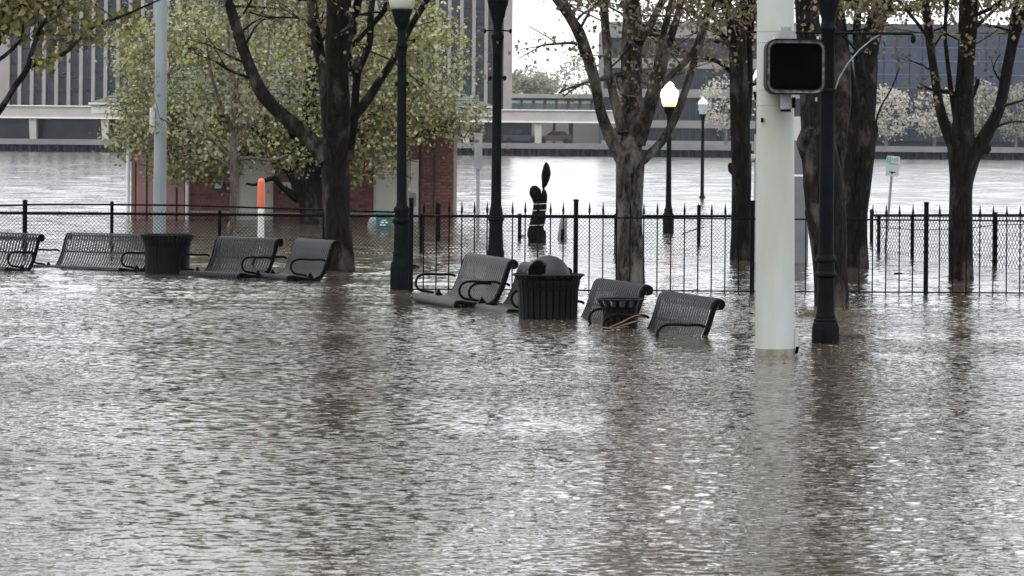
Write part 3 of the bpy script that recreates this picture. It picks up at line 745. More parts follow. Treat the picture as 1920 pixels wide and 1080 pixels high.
# ------------------------------------------------------------------ brick building
def brick_building():
    B = P(550, 413); Y = B.y; s = F / Y
    t = thing('brick_building', 'small flooded red brick building with hipped green grey roof and cream doors', 'building', (B.x, Y, 0))
    ox = B.x
    X = lambda px: (px - 550) / s
    def Z(py): return (413 - py) / s
    x0, x1 = X(243), X(850)
    b = MB(); b.box(x0 + .02, x1 - .02, .08, 5.2, -.5, Z(218)); b.build('wall', M['mortar'], t)
    # eaves and fascia
    e0, e1 = X(178), X(922)
    b = MB(); b.box(e0, e1, -.75, 5.9, Z(216), Z(200)); b.build('fascia', M['white'], t)
    b = MB(); b.box(e0 - .05, e1 + .05, -.82, 5.97, Z(200), Z(196)); b.build('gutter', M['white'], t)
    # hip roof in courses
    n = 13; zr0 = Z(196); rise = 1.35; half = 3.35
    cy = 2.57
    for k in range(n):
        f0 = k / n; f1 = (k + 1) / n; b = MB()
        def rect(f, z): 
            d = half * f; return [(e0 + d, cy - half + d, z), (e1 - d, cy - half + d, z), (e1 - d, cy + half - d, z), (e0 + d, cy + half - d, z)]
        lo = rect(f0, zr0 + rise * f0 + .012); hi = rect(f1, zr0 + rise * f1 - .0)
        base = rect(f0, zr0 + rise * f0 - .03)
        b.add(base + lo + hi, [(0, 1, 5, 4), (1, 2, 6, 5), (2, 3, 7, 6), (3, 0, 4, 7), (4, 5, 9, 8), (5, 6, 10, 9), (6, 7, 11, 10), (7, 4, 8, 11)])
        b.build('shingle_course', M['roof'], t)
    # pinkish panels on the left
    for a, c in ((246, 252), (255, 273), (277, 303), (306, 329), (333, 345)):
        b = MB(); b.box(X(a), X(c), .02, .08, -.5, Z(218)); b.build('panel', M['pink'], t)
    for px in (240, 351):
        b = MB(); b.tube([(X(px), -.05, -.5), (X(px), -.05, Z(218))], .04, 10); b.build('downspout', M['white'], t)
    # doors
    for a, c, top in ((446, 508, 300), (704, 764, 298)):
        d = MB(); d.box(X(a), X(c), .0, .06, -.5, Z(top)); dd = d.build('door', M['door'], t)
        fr = MB(); fr.box(X(a - 4), X(a) - .003, -.03, .07, -.5, Z(top - 5)); fr.box(X(c) + .003, X(c + 4), -.03, .07, -.5, Z(top - 5)); fr.box(X(a - 4), X(c + 4), -.03, .07, Z(top) + .003, Z(top - 5)); fr.build('door_frame', M['cream'], dd)
        h = MB(); h.box(X(c - 7), X(c - 5), -.04, 0, Z(362), Z(356)); h.build('handle', M['grey'], dd)
    d = MB(); d.box(X(769), X(784), -.01, .06, -.5, Z(298)); d.build('side_panel', M['door'], t)
    b = MB(); b.box(X(772), X(780), -.05, -.01, Z(385), Z(360)); b.build('wall_box', M['grey'], t)
    # bricks
    bl, bh, g = .200, .060, .0095
    regs = ((357, 441), (513, 699), (789, 850))
    full = MB(); full.box(0, bl, 0, .08, 0, bh); fm = full.mesh('brick', M['brick']); fd = full.mesh('brick', M['brickdark'])
    cnt = 0; rest = MB(); rowi = 0; z = -.07
    while z < Z(222):
        for a, c in regs:
            xa, xb = X(a), X(c); x = xa - (bl / 2 if rowi % 2 else 0)
            while x < xb - .02:
                l = max(x, xa); r = min(x + bl, xb)
                if r - l > .03:
                    pr = random.uniform(-.004, .004)
                    if cnt < 296 and abs(r - l - bl) < 1e-4:
                        link('brick', fm if random.random() < .7 else fd, t, (l, pr, z)); cnt += 1
                    else: rest.box(l, r, pr, .08, z, z + bh)
                x += bl + g
        z += bh + g; rowi += 1
    o = rest.build('brickwork', M['brick'], t); o['kind'] = 'stuff'
    # vertical shadow on the right pier, put in as a dark strip
    b = MB(); b.box(X(814), X(817), -.035, -.005, -.5, Z(222)); b.build('pier_shadow', M['brickdark'], t)
    # white ledge just above the flood
    b = MB(); b.box(X(357), X(441), -.06, -.006, Z(400), Z(397)); b.box(X(513), X(699), -.06, -.006, Z(402), Z(399)); b.build('ledge', M['concrete'], t)
    # wall signs
    sg = thing('restroom_sign', 'white sign with a small dark figure on the brick wall', 'sign', (ox + X(537), Y - .05, Z(352)))
    p = MB(); p.outline(rrect(.19, .23, .02, 3), -.01, .01); p.build('face', M['white'], sg)
    p = MB(); p.outline([(-.022, -.05), (.022, -.05), (.028, .03), (-.028, .03)], -.016, -.0102); p.outline([(.014 * math.cos(k * .785), .05 + .014 * math.sin(k * .785)) for k in range(8)], -.016, -.0102); p.build('figure', M['blue'], sg)
    sg = thing('notice_sign', 'dark blue notice with pale emblem on the brick wall', 'sign', (ox + X(409), Y - .05, Z(350)))
    p = MB(); p.outline(rrect(.2, .18, .015, 3), -.01, .01); p.build('face', M['blue'], sg)
    p = MB(); p.outline([(-.07, -.05), (.05, -.05), (.08, -.01), (.02, .03), (-.03, .06), (-.06, .07), (-.07, .02)], -.016, -.0102); p.build('emblem', M['lens'], sg)
brick_building()

# ------------------------------------------------------------------ benches
def bez(pts, k=4):
    rows = refine([(0, y, z, 0) for y, z in pts], k); return [(r[1], r[2]) for r in rows]
SEATP = bez([(-.255, .335), (-.295, .345), (-.318, .375), (-.312, .41), (-.285, .43), (-.22, .425), (-.10, .405), (.02, .395), (.10, .42), (.155, .50), (.20, .60), (.235, .71), (.258, .78),
             (.285, .828), (.328, .848), (.370, .830), (.382, .79), (.362, .755), (.328, .75)], 2)
_bench_cache = {}
def bench(label, L, X, Y, yaw, z0, tilt, pale=False, group='slatted steel park benches standing in the flood'):
    # origin of the fit was the front edge
    a = math.radians(yaw)
    t = thing('park_bench', label, 'bench', (X - .30 * math.sin(a), Y + .30 * math.cos(a), z0 + .020), a, group)
    t.rotation_euler = (0, -math.atan(tilt), a)
    if L not in _bench_cache:
        w = .0275 if L > 1.5 else .037; sm = MB(); sm.strip(SEATP, -w / 2, w / 2, .005); slat = sm.mesh('slat', M['slat']); auto_smooth(slat, 50); slatp = sm.mesh('slat', M['slatpale']); auto_smooth(slatp, 50)
        n = int(round((L - .06) / .0535)); 
        fr = MB(); fr.strip([(y, z) for y, z in SEATP], -.012, .012, -.045); frame = fr.mesh('end_frame', M['slatdark'])
        arm = MB(); pl = bez([(.175, .60), (.15, .615), (.10, .622), (.0, .620), (-.12, .628), (-.20, .622), (-.255, .59), (-.275, .535), (-.255, .48), (-.205, .45), (-.13, .442), (-.07, .43)], 3)
        arm.tube([(0, y, z) for y, z in pl], .0135, 8); 
        armm = arm.mesh('armrest', M['slatdark'], True)
        leg = MB(); leg.box(-.02, .02, -.2, -.15, -.1, .40); leg.box(-.02, .02, .10, .15, -.1, .42); leg.box(-.024, .024, -.26, .22, -.1, -.06)
        legm = leg.mesh('leg', M['slatdark'])
        kn = MB(); kn.add([(-.012, -.06, .40), (.012, -.06, .40), (.012, .03, .40), (-.012, .03, .40), (-.008, -.02, .47), (.008, -.02, .47)], [(0, 1, 2, 3), (0, 4, 5, 1), (2, 5, 4, 3), (0, 3, 4), (1, 5, 2)])
        knm = kn.mesh('bracket', M['slatdark'])
        cb = MB(); cb.tube([(-L / 2 + .02, -.12, .385), (L / 2 - .02, -.12, .385)], .016, 6); cb.tube([(-L / 2 + .02, .222, .60), (L / 2 - .02, .222, .60)], .012, 6)
        cbm = cb.mesh('cross_bar', M['slatdark'])
        _bench_cache[L] = (slatp, slat, n, frame, armm, legm, knm, cbm)
    slatp, slat, n, frame, armm, legm, knm, cbm = _bench_cache[L]
    for k in range(n):
        x = -L / 2 + .03 + (L - .06) * (k + .5) / n; link('slat', slatp if pale else slat, t, (x, 0, 0))
    for sx in (-1, 1):
        link('end_frame', frame, t, (sx * (L / 2 - .013), 0, 0)); link('armrest', armm, t, (sx * (L / 2 + .004), 0, 0))
        link('leg', legm, t, (sx * (L / 2 - .1), 0, 0)); link('bracket', knm, t, (sx * (L / 2 - .006), 0, 0))
    link('cross_bar', cbm, t)
    return t
bench('long bench at the left edge, cut by the picture side', 1.8, -7.145, 41.29, -37, -.402, -.004)
bench('long bench left of the first litter bin with see through slats', 1.8, -5.657, 41.54, -43, -.415, .010)
bench('bench just right of the first litter bin', 1.22, -3.727, 39.57, -46.7, -.388, .004)
bench('bench directly in front of the dark wet maple trunk', 1.22, -2.946, 39.12, -63.6, -.388, .008)
bench('bench with weathered grey seat left of the domed litter bin', 1.22, -.793, 33.335, -67, -.362, -.020, True)
bench('bench mostly hidden behind the domed litter bin, seat end showing', 1.22, -.235, 32.54, -69, -.412, -.006, True)
bench('half drowned bench behind the small flared bin', 1.22, .497, 30.73, -69, -.500, -.010)
bench('deepest drowned bench, nearest to the white signal pole', 1.22, 1.049, 28.755, -69, -.528, -.012)

# ------------------------------------------------------------------ litter bins
def litter_bin(label, px, py, rimr, bodyr, ztop, n=28, dome=False, name='litter_bin', gap=.6, group='slatted steel litter bins in the flood'):
    B = P(px, py); t = thing(name, label, 'litter bin', (B.x, B.y + bodyr, 0), 0, group)
    pr = [(rimr, ztop), (rimr * .955, ztop - .018), (rimr * .90, ztop - .045), (bodyr * 1.06, ztop - .09), (bodyr * 1.01, ztop - .15), (bodyr, ztop - .26), (bodyr * .955, ztop - .60), (bodyr * .95, ztop - .85)]
    w = 2 * math.pi * bodyr / n * gap; s = MB(); vs = []; 
    m = len(pr)
    for r, z in pr: vs += [(r, -w / 2, z), (r, w / 2, z), (r - .007, w / 2, z), (r - .007, -w / 2, z)]
    fs = []
    for i in range(m - 1):
        for k in range(4): fs.append((i * 4 + k, i * 4 + (k + 1) % 4, (i + 1) * 4 + (k + 1) % 4, (i + 1) * 4 + k))
    fs += [(0, 3, 2, 1), ((m - 1) * 4, (m - 1) * 4 + 1, (m - 1) * 4 + 2, (m - 1) * 4 + 3)]
    s.add(vs, fs); sm = s.mesh('slat', M['black'])
    for k in range(n):
        o = link('slat', sm, t); o.rotation_euler = (0, 0, 2 * math.pi * k / n + .05)
    r = MB(); N2 = 40; r.tube([(rimr * math.cos(2 * math.pi * k / N2), rimr * math.sin(2 * math.pi * k / N2), ztop) for k in range(N2 + 1)], .009, 6, cap=False)
    r.build('rim', M['black'], t, smooth=True)
    r = MB(); q = bodyr * .99; r.tube([(q * math.cos(2 * math.pi * k / N2), q * math.sin(2 * math.pi * k / N2), ztop - .13) for k in range(N2 + 1)], .008, 6, cap=False)
    r.build('band', M['black'], t, smooth=True)
    l = MB(); lr = bodyr * .90; lz = ztop - .075
    l.lathe([(lr * .9, ztop - .85), (lr, lz), (lr + .008, lz), (lr - .012, lz - .002), (lr * .88, ztop - .80)], 28); l.build('liner', M['slatdark'], t, smooth=True)
    if dome:
        d = MB(); R = bodyr * .74; vs = []; fs = []; nr, na = 16, 40; ang = math.radians(226)
        keep = {}
        zc = ztop - .03
        for i in range(nr + 1):
            ph = (math.pi / 2) * i / nr
            for k in range(na):
                th = 2 * math.pi * k / na; vs.append((R * math.cos(th) * math.cos(ph), R * math.sin(th) * math.cos(ph), zc + R * 1.02 * math.sin(ph)))
        for i in range(nr):
            for k in range(na):
                th = 2 * math.pi * (k + .5) / na; ph = (math.pi / 2) * (i + .5) / nr
                dv = Vector((math.cos(th) * math.cos(ph), math.sin(th) * math.cos(ph), math.sin(ph)))
                ax = Vector((math.cos(ang) * .93, math.sin(ang) * .93, .36)).normalized()
                if dv.dot(ax) > .86: continue
                k2 = (k + 1) % na; fs.append((i * na + k, i * na + k2, (i + 1) * na + k2, (i + 1) * na + k))
        d.add(vs, fs); o = d.build('dome_lid', M['slat'], t, smooth=True)
        md = o.modifiers.new('thick', 'SOLIDIFY'); md.thickness = .006
        c = MB(); c.lathe([(R * .95, zc - .02), (R * .95, zc), (R * .80, zc + R * .55), (R * .5, zc + R * .82), (.01, zc + R * .93)], 30); c.build('lid_shade', M['screen'], t)  # black inner dome added to paint the shade inside the lid opening
    return t
litter_bin('open topped black litter bin between the long bench and the next bench', 309, 514, .352, .285, .485, 36, gap=.86)
litter_bin('domed black litter bin in the middle of the bench row', 1028, 600, .345, .288, .425, 28, dome=True, gap=.74)
litter_bin('small flared black bin in front of the half drowned bench', 1164, 616, .218, .155, .262, 14, name='small_bin', gap=.55)

# ------------------------------------------------------------------ fences
def wires(mb, A, Bp, z0a, z0b, z1a, z1b, pitch, r):
    A = Vector((A.x, A.y, 0)); Bp = Vector((Bp.x, Bp.y, 0)); L = (Bp - A).length; d = (Bp - A) / L; nrm = Vector((-d.y, d.x, 0))
    hmax = max(z1a - z0a, z1b - z0b); n = int((L + hmax) / pitch)
    def zt(x): return z1a + (z1b - z1a) * x / L
    def zb(x): return z0a + (z0b - z0a) * x / L
    for sgn in (1, -1):
        for k in range(-int(hmax / pitch), int(L / pitch) + int(hmax / pitch) + 1):
            xs = k * pitch; za, zb_ = zb(0), max(zt(0), zt(L))
            xa, xb = xs, xs + sgn * (zb_ - za)
            pa = [xa, za]; pb = [xb, zb_]
            lo, hi = 0, 1
            ddx = xb - xa
            if abs(ddx) > 1e-6:
                t0 = (0 - xa) / ddx; t1 = (L - xa) / ddx
                lo = max(0, min(t0, t1)); hi = min(1, max(t0, t1))
            if hi <= lo: continue
            p = A + d * (xa + ddx * lo) + Vector((0, 0, za + (zb_ - za) * lo)) + nrm * r * sgn
            q = A + d * (xa + ddx * hi) + Vector((0, 0, za + (zb_ - za) * hi)) + nrm * r * sgn
            q.z = min(q.z, zt((xa + ddx * hi)))
            mb.tube([p, q], r, 3, cap=False)
def chain_fence():
    A = P(-40, 470.5); Bp = P(1405, 478.5)
    t = thing('chain_link_fence', 'long black chain link fence crossing behind the benches', 'fence', (A.x, A.y, 0))
    off = A.copy()
    def lin(px, py):  # point on the fence plane at a pixel
        u, v = UV(px, py); d = Bp - A
        # solve A + k d with x/y = u/F
        k = (u / F * A.y - A.x) / (d.x - u / F * d.y); q = A + d * k
        return Vector((q.x, q.y, H + v * q.y / F))
    m = MB(off=off); za = .58
    a = lin(-40, 399.5); b_ = lin(1405, 405)
    wires(m, A, Bp, -.25, -.25, a.z, b_.z, .058, .0034)
    o = m.build('chain_link', M['wire'], t); o['kind'] = 'stuff'
    m = MB(off=off); m.tube([lin(-40, 399), lin(400, 402), lin(740, 405), lin(1405, 405.5)], .021, 8); m.build('top_rail', M['fence'], t, smooth=True)
    m = MB(off=off); m.tube([lin(50, 383.5), lin(200, 383.5), lin(345, 385), lin(500, 390), lin(620, 394), lin(745, 398)], .014, 8); m.tube([lin(-40, 385.5), lin(47, 384.5)], .014, 8)
    m.build('upper_rail', M['fence'], t, smooth=True)
    kn = MB(off=off); L = (Bp - A); px = -38
    while px < 1400:
        q = lin(px, 400 + 5 * (px + 40) / 1445 - 3.0); kn.tube([q + Vector((-.008, 0, -.01)), q + Vector((.006, 0, .018))], .004, 3); px += 7.1
    o = kn.build('wire_knuckles', M['fence'], t); o['kind'] = 'stuff'
    for px, top, r in ((47, 378, .036), (210, 381, .026), (412, 398, .026), (608, 400, .026), (790, 404, .026), (1155, 404, .026), (1398, 402, .036)):
        q = lin(px, top); m = MB(off=off); m.tube([(q.x, q.y, -.5), (q.x, q.y, q.z)], r, 10); m.lathe([(r * 1.15, q.z), (r * 1.1, q.z + .015), (r * .5, q.z + .03)], 10, (q.x, q.y)); m.build('fence_post', M['fence'], t)
    A2 = P(1640, 475); B2 = P(1960, 509)
    t = thing('side_chain_link_fence', 'chain link fence running toward the viewer behind the last maple', 'fence', (A2.x, A2.y, 0))
    off = A2.copy(); A, Bp = A2, B2
    def lin2(px, py):
        u, v = UV(px, py); d = B2 - A2; k = (u / F * A2.y - A2.x) / (d.x - u / F * d.y); q = A2 + d * k
        return Vector((q.x, q.y, H + v * q.y / F))
    m = MB(off=off); a = lin2(1640, 404); b_ = lin2(1960, 404)
    wires(m, A2, B2, -.25, -.25, a.z, b_.z, .115, .0048)
    o = m.build('chain_link', M['wire'], t); o['kind'] = 'stuff'
    m = MB(off=off); m.tube([a, lin2(1800, 404), b_], .022, 8); m.build('top_rail', M['fence'], t)
    m = MB(off=off); m.tube([lin2(1650, 426), lin2(1720, 431), lin2(1800, 429), lin2(1870, 422), lin2(1960, 419)], .006, 5); m.build('slack_wire', M['fence'], t)
    for px, top in ((1648, 404), (1711, 403), (1866, 398), (1925, 402)):
        q = lin2(px, top); m = MB(off=off); r = .028 if px != 1866 else .036; m.tube([(q.x, q.y, -.5), (q.x, q.y, q.z)], r, 10); m.build('fence_post', M['fence'], t)
chain_fence()

def iron_fence():
    A = P(771, 545.5); Bp = P(1737, 551.5); d = (Bp - A); 
    t = thing('iron_picket_fence', 'black iron picket fence with spear tips rising from the water', 'fence', (A.x, A.y, 0))
    off = A.copy()
    def lin(px, py):
        u, v = UV(px, py); k = (u / F * A.y - A.x) / (d.x - u / F * d.y); q = A + d * k
        return Vector((q.x, q.y, H + v * q.y / F))
    posts = [771, 1080, 1411, 1737, 2064]
    pz = lin(1080, 377).z
    pm = MB(); pm.tube([(0, 0, -.5), (0, 0, pz)], .027, 4 * 3); pm.lathe([(.034, pz), (.034, pz + .012), (.02, pz + .022)], 12); pm = pm.mesh('fence_post', M['fence'])
    zt = lin(1080, 408).z; ztip = lin(1080, 379).z
    pk = MB(); pk.tube([(0, 0, -.12), (0, 0, zt + .045)], .0075, 6); pk.lathe([(.0075, zt + .045), (.017, zt + .055), (.012, zt + .068), (.016, zt + .082), (.010, zt + .115), (.0028, ztip)], 8)
    pk = pk.mesh('picket', M['fence'])
    for p in posts: q = lin(p, 400); link('fence_post', pm, t, (q.x - off.x, q.y - off.y, 0))
    for a, b_ in zip(posts[:-1], posts[1:]):
        n = 12 if b_ - a < 328 else 12
        for k in range(1, n + 1):
            q = lin(a + (b_ - a) * k / (n + 1), 400); link('picket', pk, t, (q.x - off.x, q.y - off.y, random.uniform(-.004, .004)))
        for py, r in ((408, .010), (546, .009)):
            m = MB(off=off); qa, qb = lin(a, py), lin(b_, py)
            qa.z = qb.z = zt if py < 500 else .02
            m.tube([qa, qb], r, 6); m.build('rail', M['fence'], t)
iron_fence()
for px, top, bot, lab in ((822, 384, 452, 'leftmost of the short black posts in the river behind the iron fence'), (974, 404, 449, 'shortest black post beside the black wrapped bundle'),
                          (1310, 388, 457, 'short black post right of the lit lamp base'), (1634, 396, 455, 'short black post beside the forked maple trunk')):
    B = P(px, bot); t = thing('short_post', lab, 'post', (B.x, B.y, 0), 0, 'short black posts in the river'); r = .032
    zz = zat(px, top, B.y); m = MB(); m.tube([(0, 0, -.6), (0, 0, zz)], r, 10); m.build('shaft', M['fence'], t)
    m = MB(); m.lathe([(r * 1.15, zz), (r * 1.1, zz + .02), (r * .4, zz + .035)], 10); m.build('cap', M['fence'], t)

# ------------------------------------------------------------------ lamp posts
def lamp(label, px, pyw, prof, lean=0.0, sq=None, arms=None, globe=None, gm=None, name='lamp_post', topx=None, n=24, group='old style park lamp posts'):
    B = P(px, pyw); Y = B.y; s = F / Y
    t = thing(name, label, 'lamp post', (B.x, Y, 0), 0, group)
    if lean: t.rotation_euler = (0, math.radians(lean), 0)
    Zp = lambda py: (pyw - py) / s
    m = MB(); m.lathe([(r / s, Zp(py)) for r, py in prof], n); me = m.mesh('shaft', M['lampgreen']); auto_smooth(me, 40); link('shaft', me, t)
    if sq:
        m = MB(); m.lathe([(r / s, Zp(py)) for r, py in sq], 8); m.build('base', M['lampgreen'], t)
    if arms:
        for (py, hw, r) in arms:
            m = MB(); m.tube([(-hw / s, 0, Zp(py)), (0, 0, Zp(py - 1.5)), (hw / s, 0, Zp(py))], r, 8)
            if hw < 40:
                for sx in (-1, 1): m.lathe([(r * .5, Zp(py + 5)), (r * 2.4, Zp(py + 2)), (r * 2.4, Zp(py - 2)), (r, Zp(py - 4))], 8, (sx * hw / s, 0))
            m.build('cross_arm', M['lampgreen'], t)
    if globe:
        m = MB(); m.lathe([(r / s, Zp(py)) for r, py in globe], 24); g = m.build('globe', gm, t, smooth=True)
    return t, s, Zp
# near lamp by the fence corner
pr = [(19, 560), (19, 495), (17, 487), (16, 480), (16.5, 478), (17, 474), (14.5, 470), (15, 466), (14, 430), (14, 420), (18, 416), (18, 412), (13.5, 408), (13, 400), (15, 396), (15, 391), (11, 386), (9.5, 380), (9, 240), (8.3, 90), (11, 88), (11, 84), (8, 80), (7.5, 60), (9, 52), (14, 44), (15, 38), (15, 33), (19, 24), (20, 20), (20, 18)]
t, s, Zp = lamp('dark lamp post with frosted globe at the fence corner', 753, 543, pr, lean=-.45, sq=[(23, 575), (22.5, 500), (20, 490)], arms=[(76, 23, .008), (157, 10, .010)],
     globe=[(17, 18), (22, 14), (25, 0), (27, -15), (27, -30), (22, -45), (12, -58), (4, -66), (1, -72)], gm=M['globe'])
m = MB()
for sx in (-1, 1): m.tube([(sx * 9 / s, 0, Zp(82)), (sx * 7 / s, -.02, Zp(105)), (0 + sx * 4 / s, -.06, Zp(125))], .012, 6)
m.build('scroll_brace', M['lampgreen'], t)
pr2 = [(19, 560), (19, 495), (16, 480), (17, 474), (14.5, 468), (12.5, 425), (13, 420), (13, 416), (16, 411), (13, 404), (13, 398), (11.5, 392), (10, 385), (9, 300), (8.5, 75), (12, 72), (12, 66), (8.5, 62), (8, 48), (10, 40), (14, 28), (15, 20), (19, 8), (20, 2), (20, 0)]
t, s, Zp = lamp('dark lamp post rising behind the weathered grey bench', 929, 531, pr2, arms=[(58, 24, .008), (146, 14, .010)],
     globe=[(17, 0), (22, -4), (26, -20), (27, -40), (20, -60), (5, -78), (1, -84)], gm=M['globe'])
m = MB()
for sx in (-1, 1): m.tube([(sx * 9 / s, 0, Zp(64)), (sx * 7 / s, -.02, Zp(90)), (sx * 4 / s, -.06, Zp(108))], .012, 6)
m.build('scroll_brace', M['lampgreen'], t)
# tallest, right of the white pole
pr3 = [(20, 643), (20, 606), (20, 604), (22, 602), (22, 599), (19, 597), (19, 590), (18, 588), (17, 586), (16.5, 560), (15.5, 525), (16, 521), (21, 517), (21.5, 513), (17, 509), (16, 500), (16, 492), (20, 489), (20, 485), (17, 481), (14.5, 476), (14, 460), (13.5, 300), (12.6, 60), (15, 57), (16, 54), (15, 50), (13, 47), (13, 36), (15, 26), (19, 12), (22, -4), (23, -10), (23, -14)]
t, s, Zp = lamp('tallest dark lamp post with long banner arm beside the white signal pole', 1547.5, 643, pr3, sq=[(27, 662), (26.5, 616), (24, 606), (21, 602)],
     globe=[(20, -14), (27, -20), (31, -40), (32, -60), (26, -80), (12, -100), (2, -112)], gm=M['globe'])
m = MB(); m.tube([(-152 / s, 0, Zp(70)), (-152 / s, 0, Zp(64)), (-148 / s, 0, Zp(61.5)), (-10 / s, 0, Zp(62))], .010, 8); m.build('banner_arm', M['lampgreen'], t, smooth=True)
m = MB(); m.tube([(10 / s, 0, Zp(62)), (155 / s, 0, Zp(62)), (159 / s, 0, Zp(64)), (160 / s, 0, Zp(72))], .012, 8); m.lathe([(.008, Zp(80)), (.02, Zp(77)), (.022, Zp(68)), (.012, Zp(65))], 8, (160 / s, 0)); m.build('banner_arm', M['lampgreen'], t, smooth=True)
m = MB(); m.tube([(14 / s, 0, Zp(168)), (22 / s, 0, Zp(145)), (38 / s, 0, Zp(118)), (60 / s, 0, Zp(92)), (84 / s, 0, Zp(72)), (97 / s, 0, Zp(64))], .006, 7); m.build('curved_brace', M['grey'], t, smooth=True)
m = MB(); m.tube([(28 / s, .02, Zp(66)), (56 / s, .02, Zp(95))], .013, 6); m.build('diagonal_brace', M['lampgreen'], t)
m = MB(); m.lathe([(15.5 / s, Zp(174)), (17 / s, Zp(172)), (17 / s, Zp(168)), (15.5 / s, Zp(166))], 16); m.build('collar', M['lampgreen'], t)
# far lamps
prA = [(10.5, 445), (10.5, 402), (8, 398), (8, 392), (6, 390), (5.5, 384), (4.6, 300), (4.3, 222), (5, 220), (5, 216), (8, 212), (9.5, 208), (10, 202), (11, 200)]
lamp('lit lamp glowing orange in the river behind the iron fence', 1253, 437, prA, globe=[(11, 200), (13.5, 196), (17, 178), (17.5, 171), (12, 166), (8.5, 161), (8, 157), (5, 155), (2, 153)], gm=M['lit'])
prB = [(6, 376), (6.2, 370), (3.5, 366), (3.2, 300), (2.6, 228), (4, 222), (6, 217), (6.2, 214)]
t, s, Zp = lamp('small unlit white lamp farther out in the river', 1316.5, 372, prB, globe=[(6, 214), (7, 210), (8.5, 198), (9, 196)], gm=M['lens'])
m = MB(); m.lathe([(9.6 / s, Zp(196)), (9.6 / s, Zp(194)), (8 / s, Zp(190)), (5 / s, Zp(186)), (2.5 / s, Zp(184)), (1 / s, Zp(181))], 20); m.build('globe_cap', M['globewhite'], t, smooth=True)
lamp('white globed lamp showing beside the signal pole edge', 1419, 440, [(7, 450), (6, 400), (4.5, 390), (4, 190), (7, 183), (9, 176), (9, 172)], globe=[(10, 172), (14, 166), (15, 152), (13, 144), (8, 140), (6, 133), (2, 128)], gm=M['globewhite'])

# ------------------------------------------------------------------ white signal pole
def signal_pole():
    B = P(1456, 668); Y = B.y + .16; s = F / B.y
    t = thing('signal_pole', 'thick white steel signal pole standing in the nearest flood water', 'pole', (B.x, Y, 0)); t.rotation_euler = (0, math.radians(-.4), 0)
    Zp = lambda py: (668 - py) / s
    m = MB(); m.lathe([(37.3 / s, -.5), (37.2 / s, Zp(655))], 40); m.build('stained_foot', M['stain'], t, smooth=True)
    m = MB(); m.lathe([(37.2 / s, Zp(655)), (34.8 / s, Zp(0)), (33 / s, Zp(-500))], 40); m.build('shaft', M['whitepole'], t, smooth=True)
    for py, w in ((57, .005), (78, .005), (168, .005), (196, .005)):
        r = (34.8 + 2.4 * py / 655 + .6) / s; m = MB(); m.lathe([(r - .004, Zp(py) - .006), (r, Zp(py) - .005), (r, Zp(py) + .005), (r - .004, Zp(py) + .006)], 40); m.build('strap', M['whitepole'], t, smooth=True)
    m = MB(); m.tube([(-27 / s, -.115, Zp(226)), (-27 / s, -.125, Zp(226))], .011, 8, flat=1.6); m.tube([(-27 / s, -.13, Zp(221)), (-27 / s, -.13, Zp(229))], .010, 8); m.build('bolt_hole', M['screen'], t)
    m = MB(); m.tube([(38 / s, -.02, Zp(667)), (38 / s, -.02, Zp(618))], .024, 10); m.build('hand_hole_cover', M['whitepole'], t)
    m = MB(); m.tube([(39 / s, -.05, Zp(664)), (42 / s, -.06, Zp(652))], .013, 8); m.build('cable_stub', M['screen'], t)
    # pedestrian signal mounted on the pole
    g = thing('pedestrian_signal', 'blank black pedestrian signal with worn grey rim mounted on the white pole', 'traffic signal', (B.x + 26 / s, Y - .42, Zp(126)))
    w, h = 111 / s, 103 / s
    o1 = rrect(w, h, .085, 8); o2 = rrect(w * .955, h * .95, .075, 8); i1 = rrect(w * .875, h * .85, .055, 8); i2 = rrect(w * .85, h * .82, .05, 8)
    m = MB(); m.outline(o1, .02, .24); m.build('housing', M['black'], g)
    m = MB(); m.ring(o1, o2, -.05, .02); m.build('rim', M['black'], g)
    m = MB(); m.ring([(x * .998, z * .998) for x, z in o2], i1, -.012, .019); m.build('frame', M['rim'], g)
    m = MB(); m.ring([(x * .998, z * .998) for x, z in i1], i2, -.03, .018); m.build('visor', M['black'], g)
    m = MB(); m.outline([(x * .999, z * .999) for x, z in i2], .005, .017); m.build('screen', M['screen'], g)
    for (a, b_, n1) in ((76, 52, 'upper_bracket'), (205, 178, 'lower_bracket')):
        m = MB(); zc = [(126 - a) / s, (126 - b_) / s]
        cx = -16 / s; m.tube([(cx, .10, zc[0]), (cx, .10, zc[1])], 10 / s, 14); m.box(cx, cx + 16 / s, .06, .26, zc[0] + .008, zc[1] - .03)
        m.box(cx - .02, cx + .02, .1, .27, zc[0] + .02, zc[1] - .02); m.build(n1, M['grey'], g)
        if a > 100:
            m = MB(); m.box(cx + 10.5 / s, cx + 17 / s, .04, .055, zc[0] + .01, zc[1] - .02); m.tube([(cx, .1, zc[0] - .02), (cx, .1, zc[0])], 10 / s, 12); m.build('cable_gland', M['screen'], g)
    for dx, dz in ((.22, .245), (-.22, .24), (.21, -.245)):
        m = MB(); m.tube([(dx * .8, .03, dz - .03), (dx * .8, .03, dz)], .009, 6); m.build('latch_screw', M['strap'], g)
signal_pole()

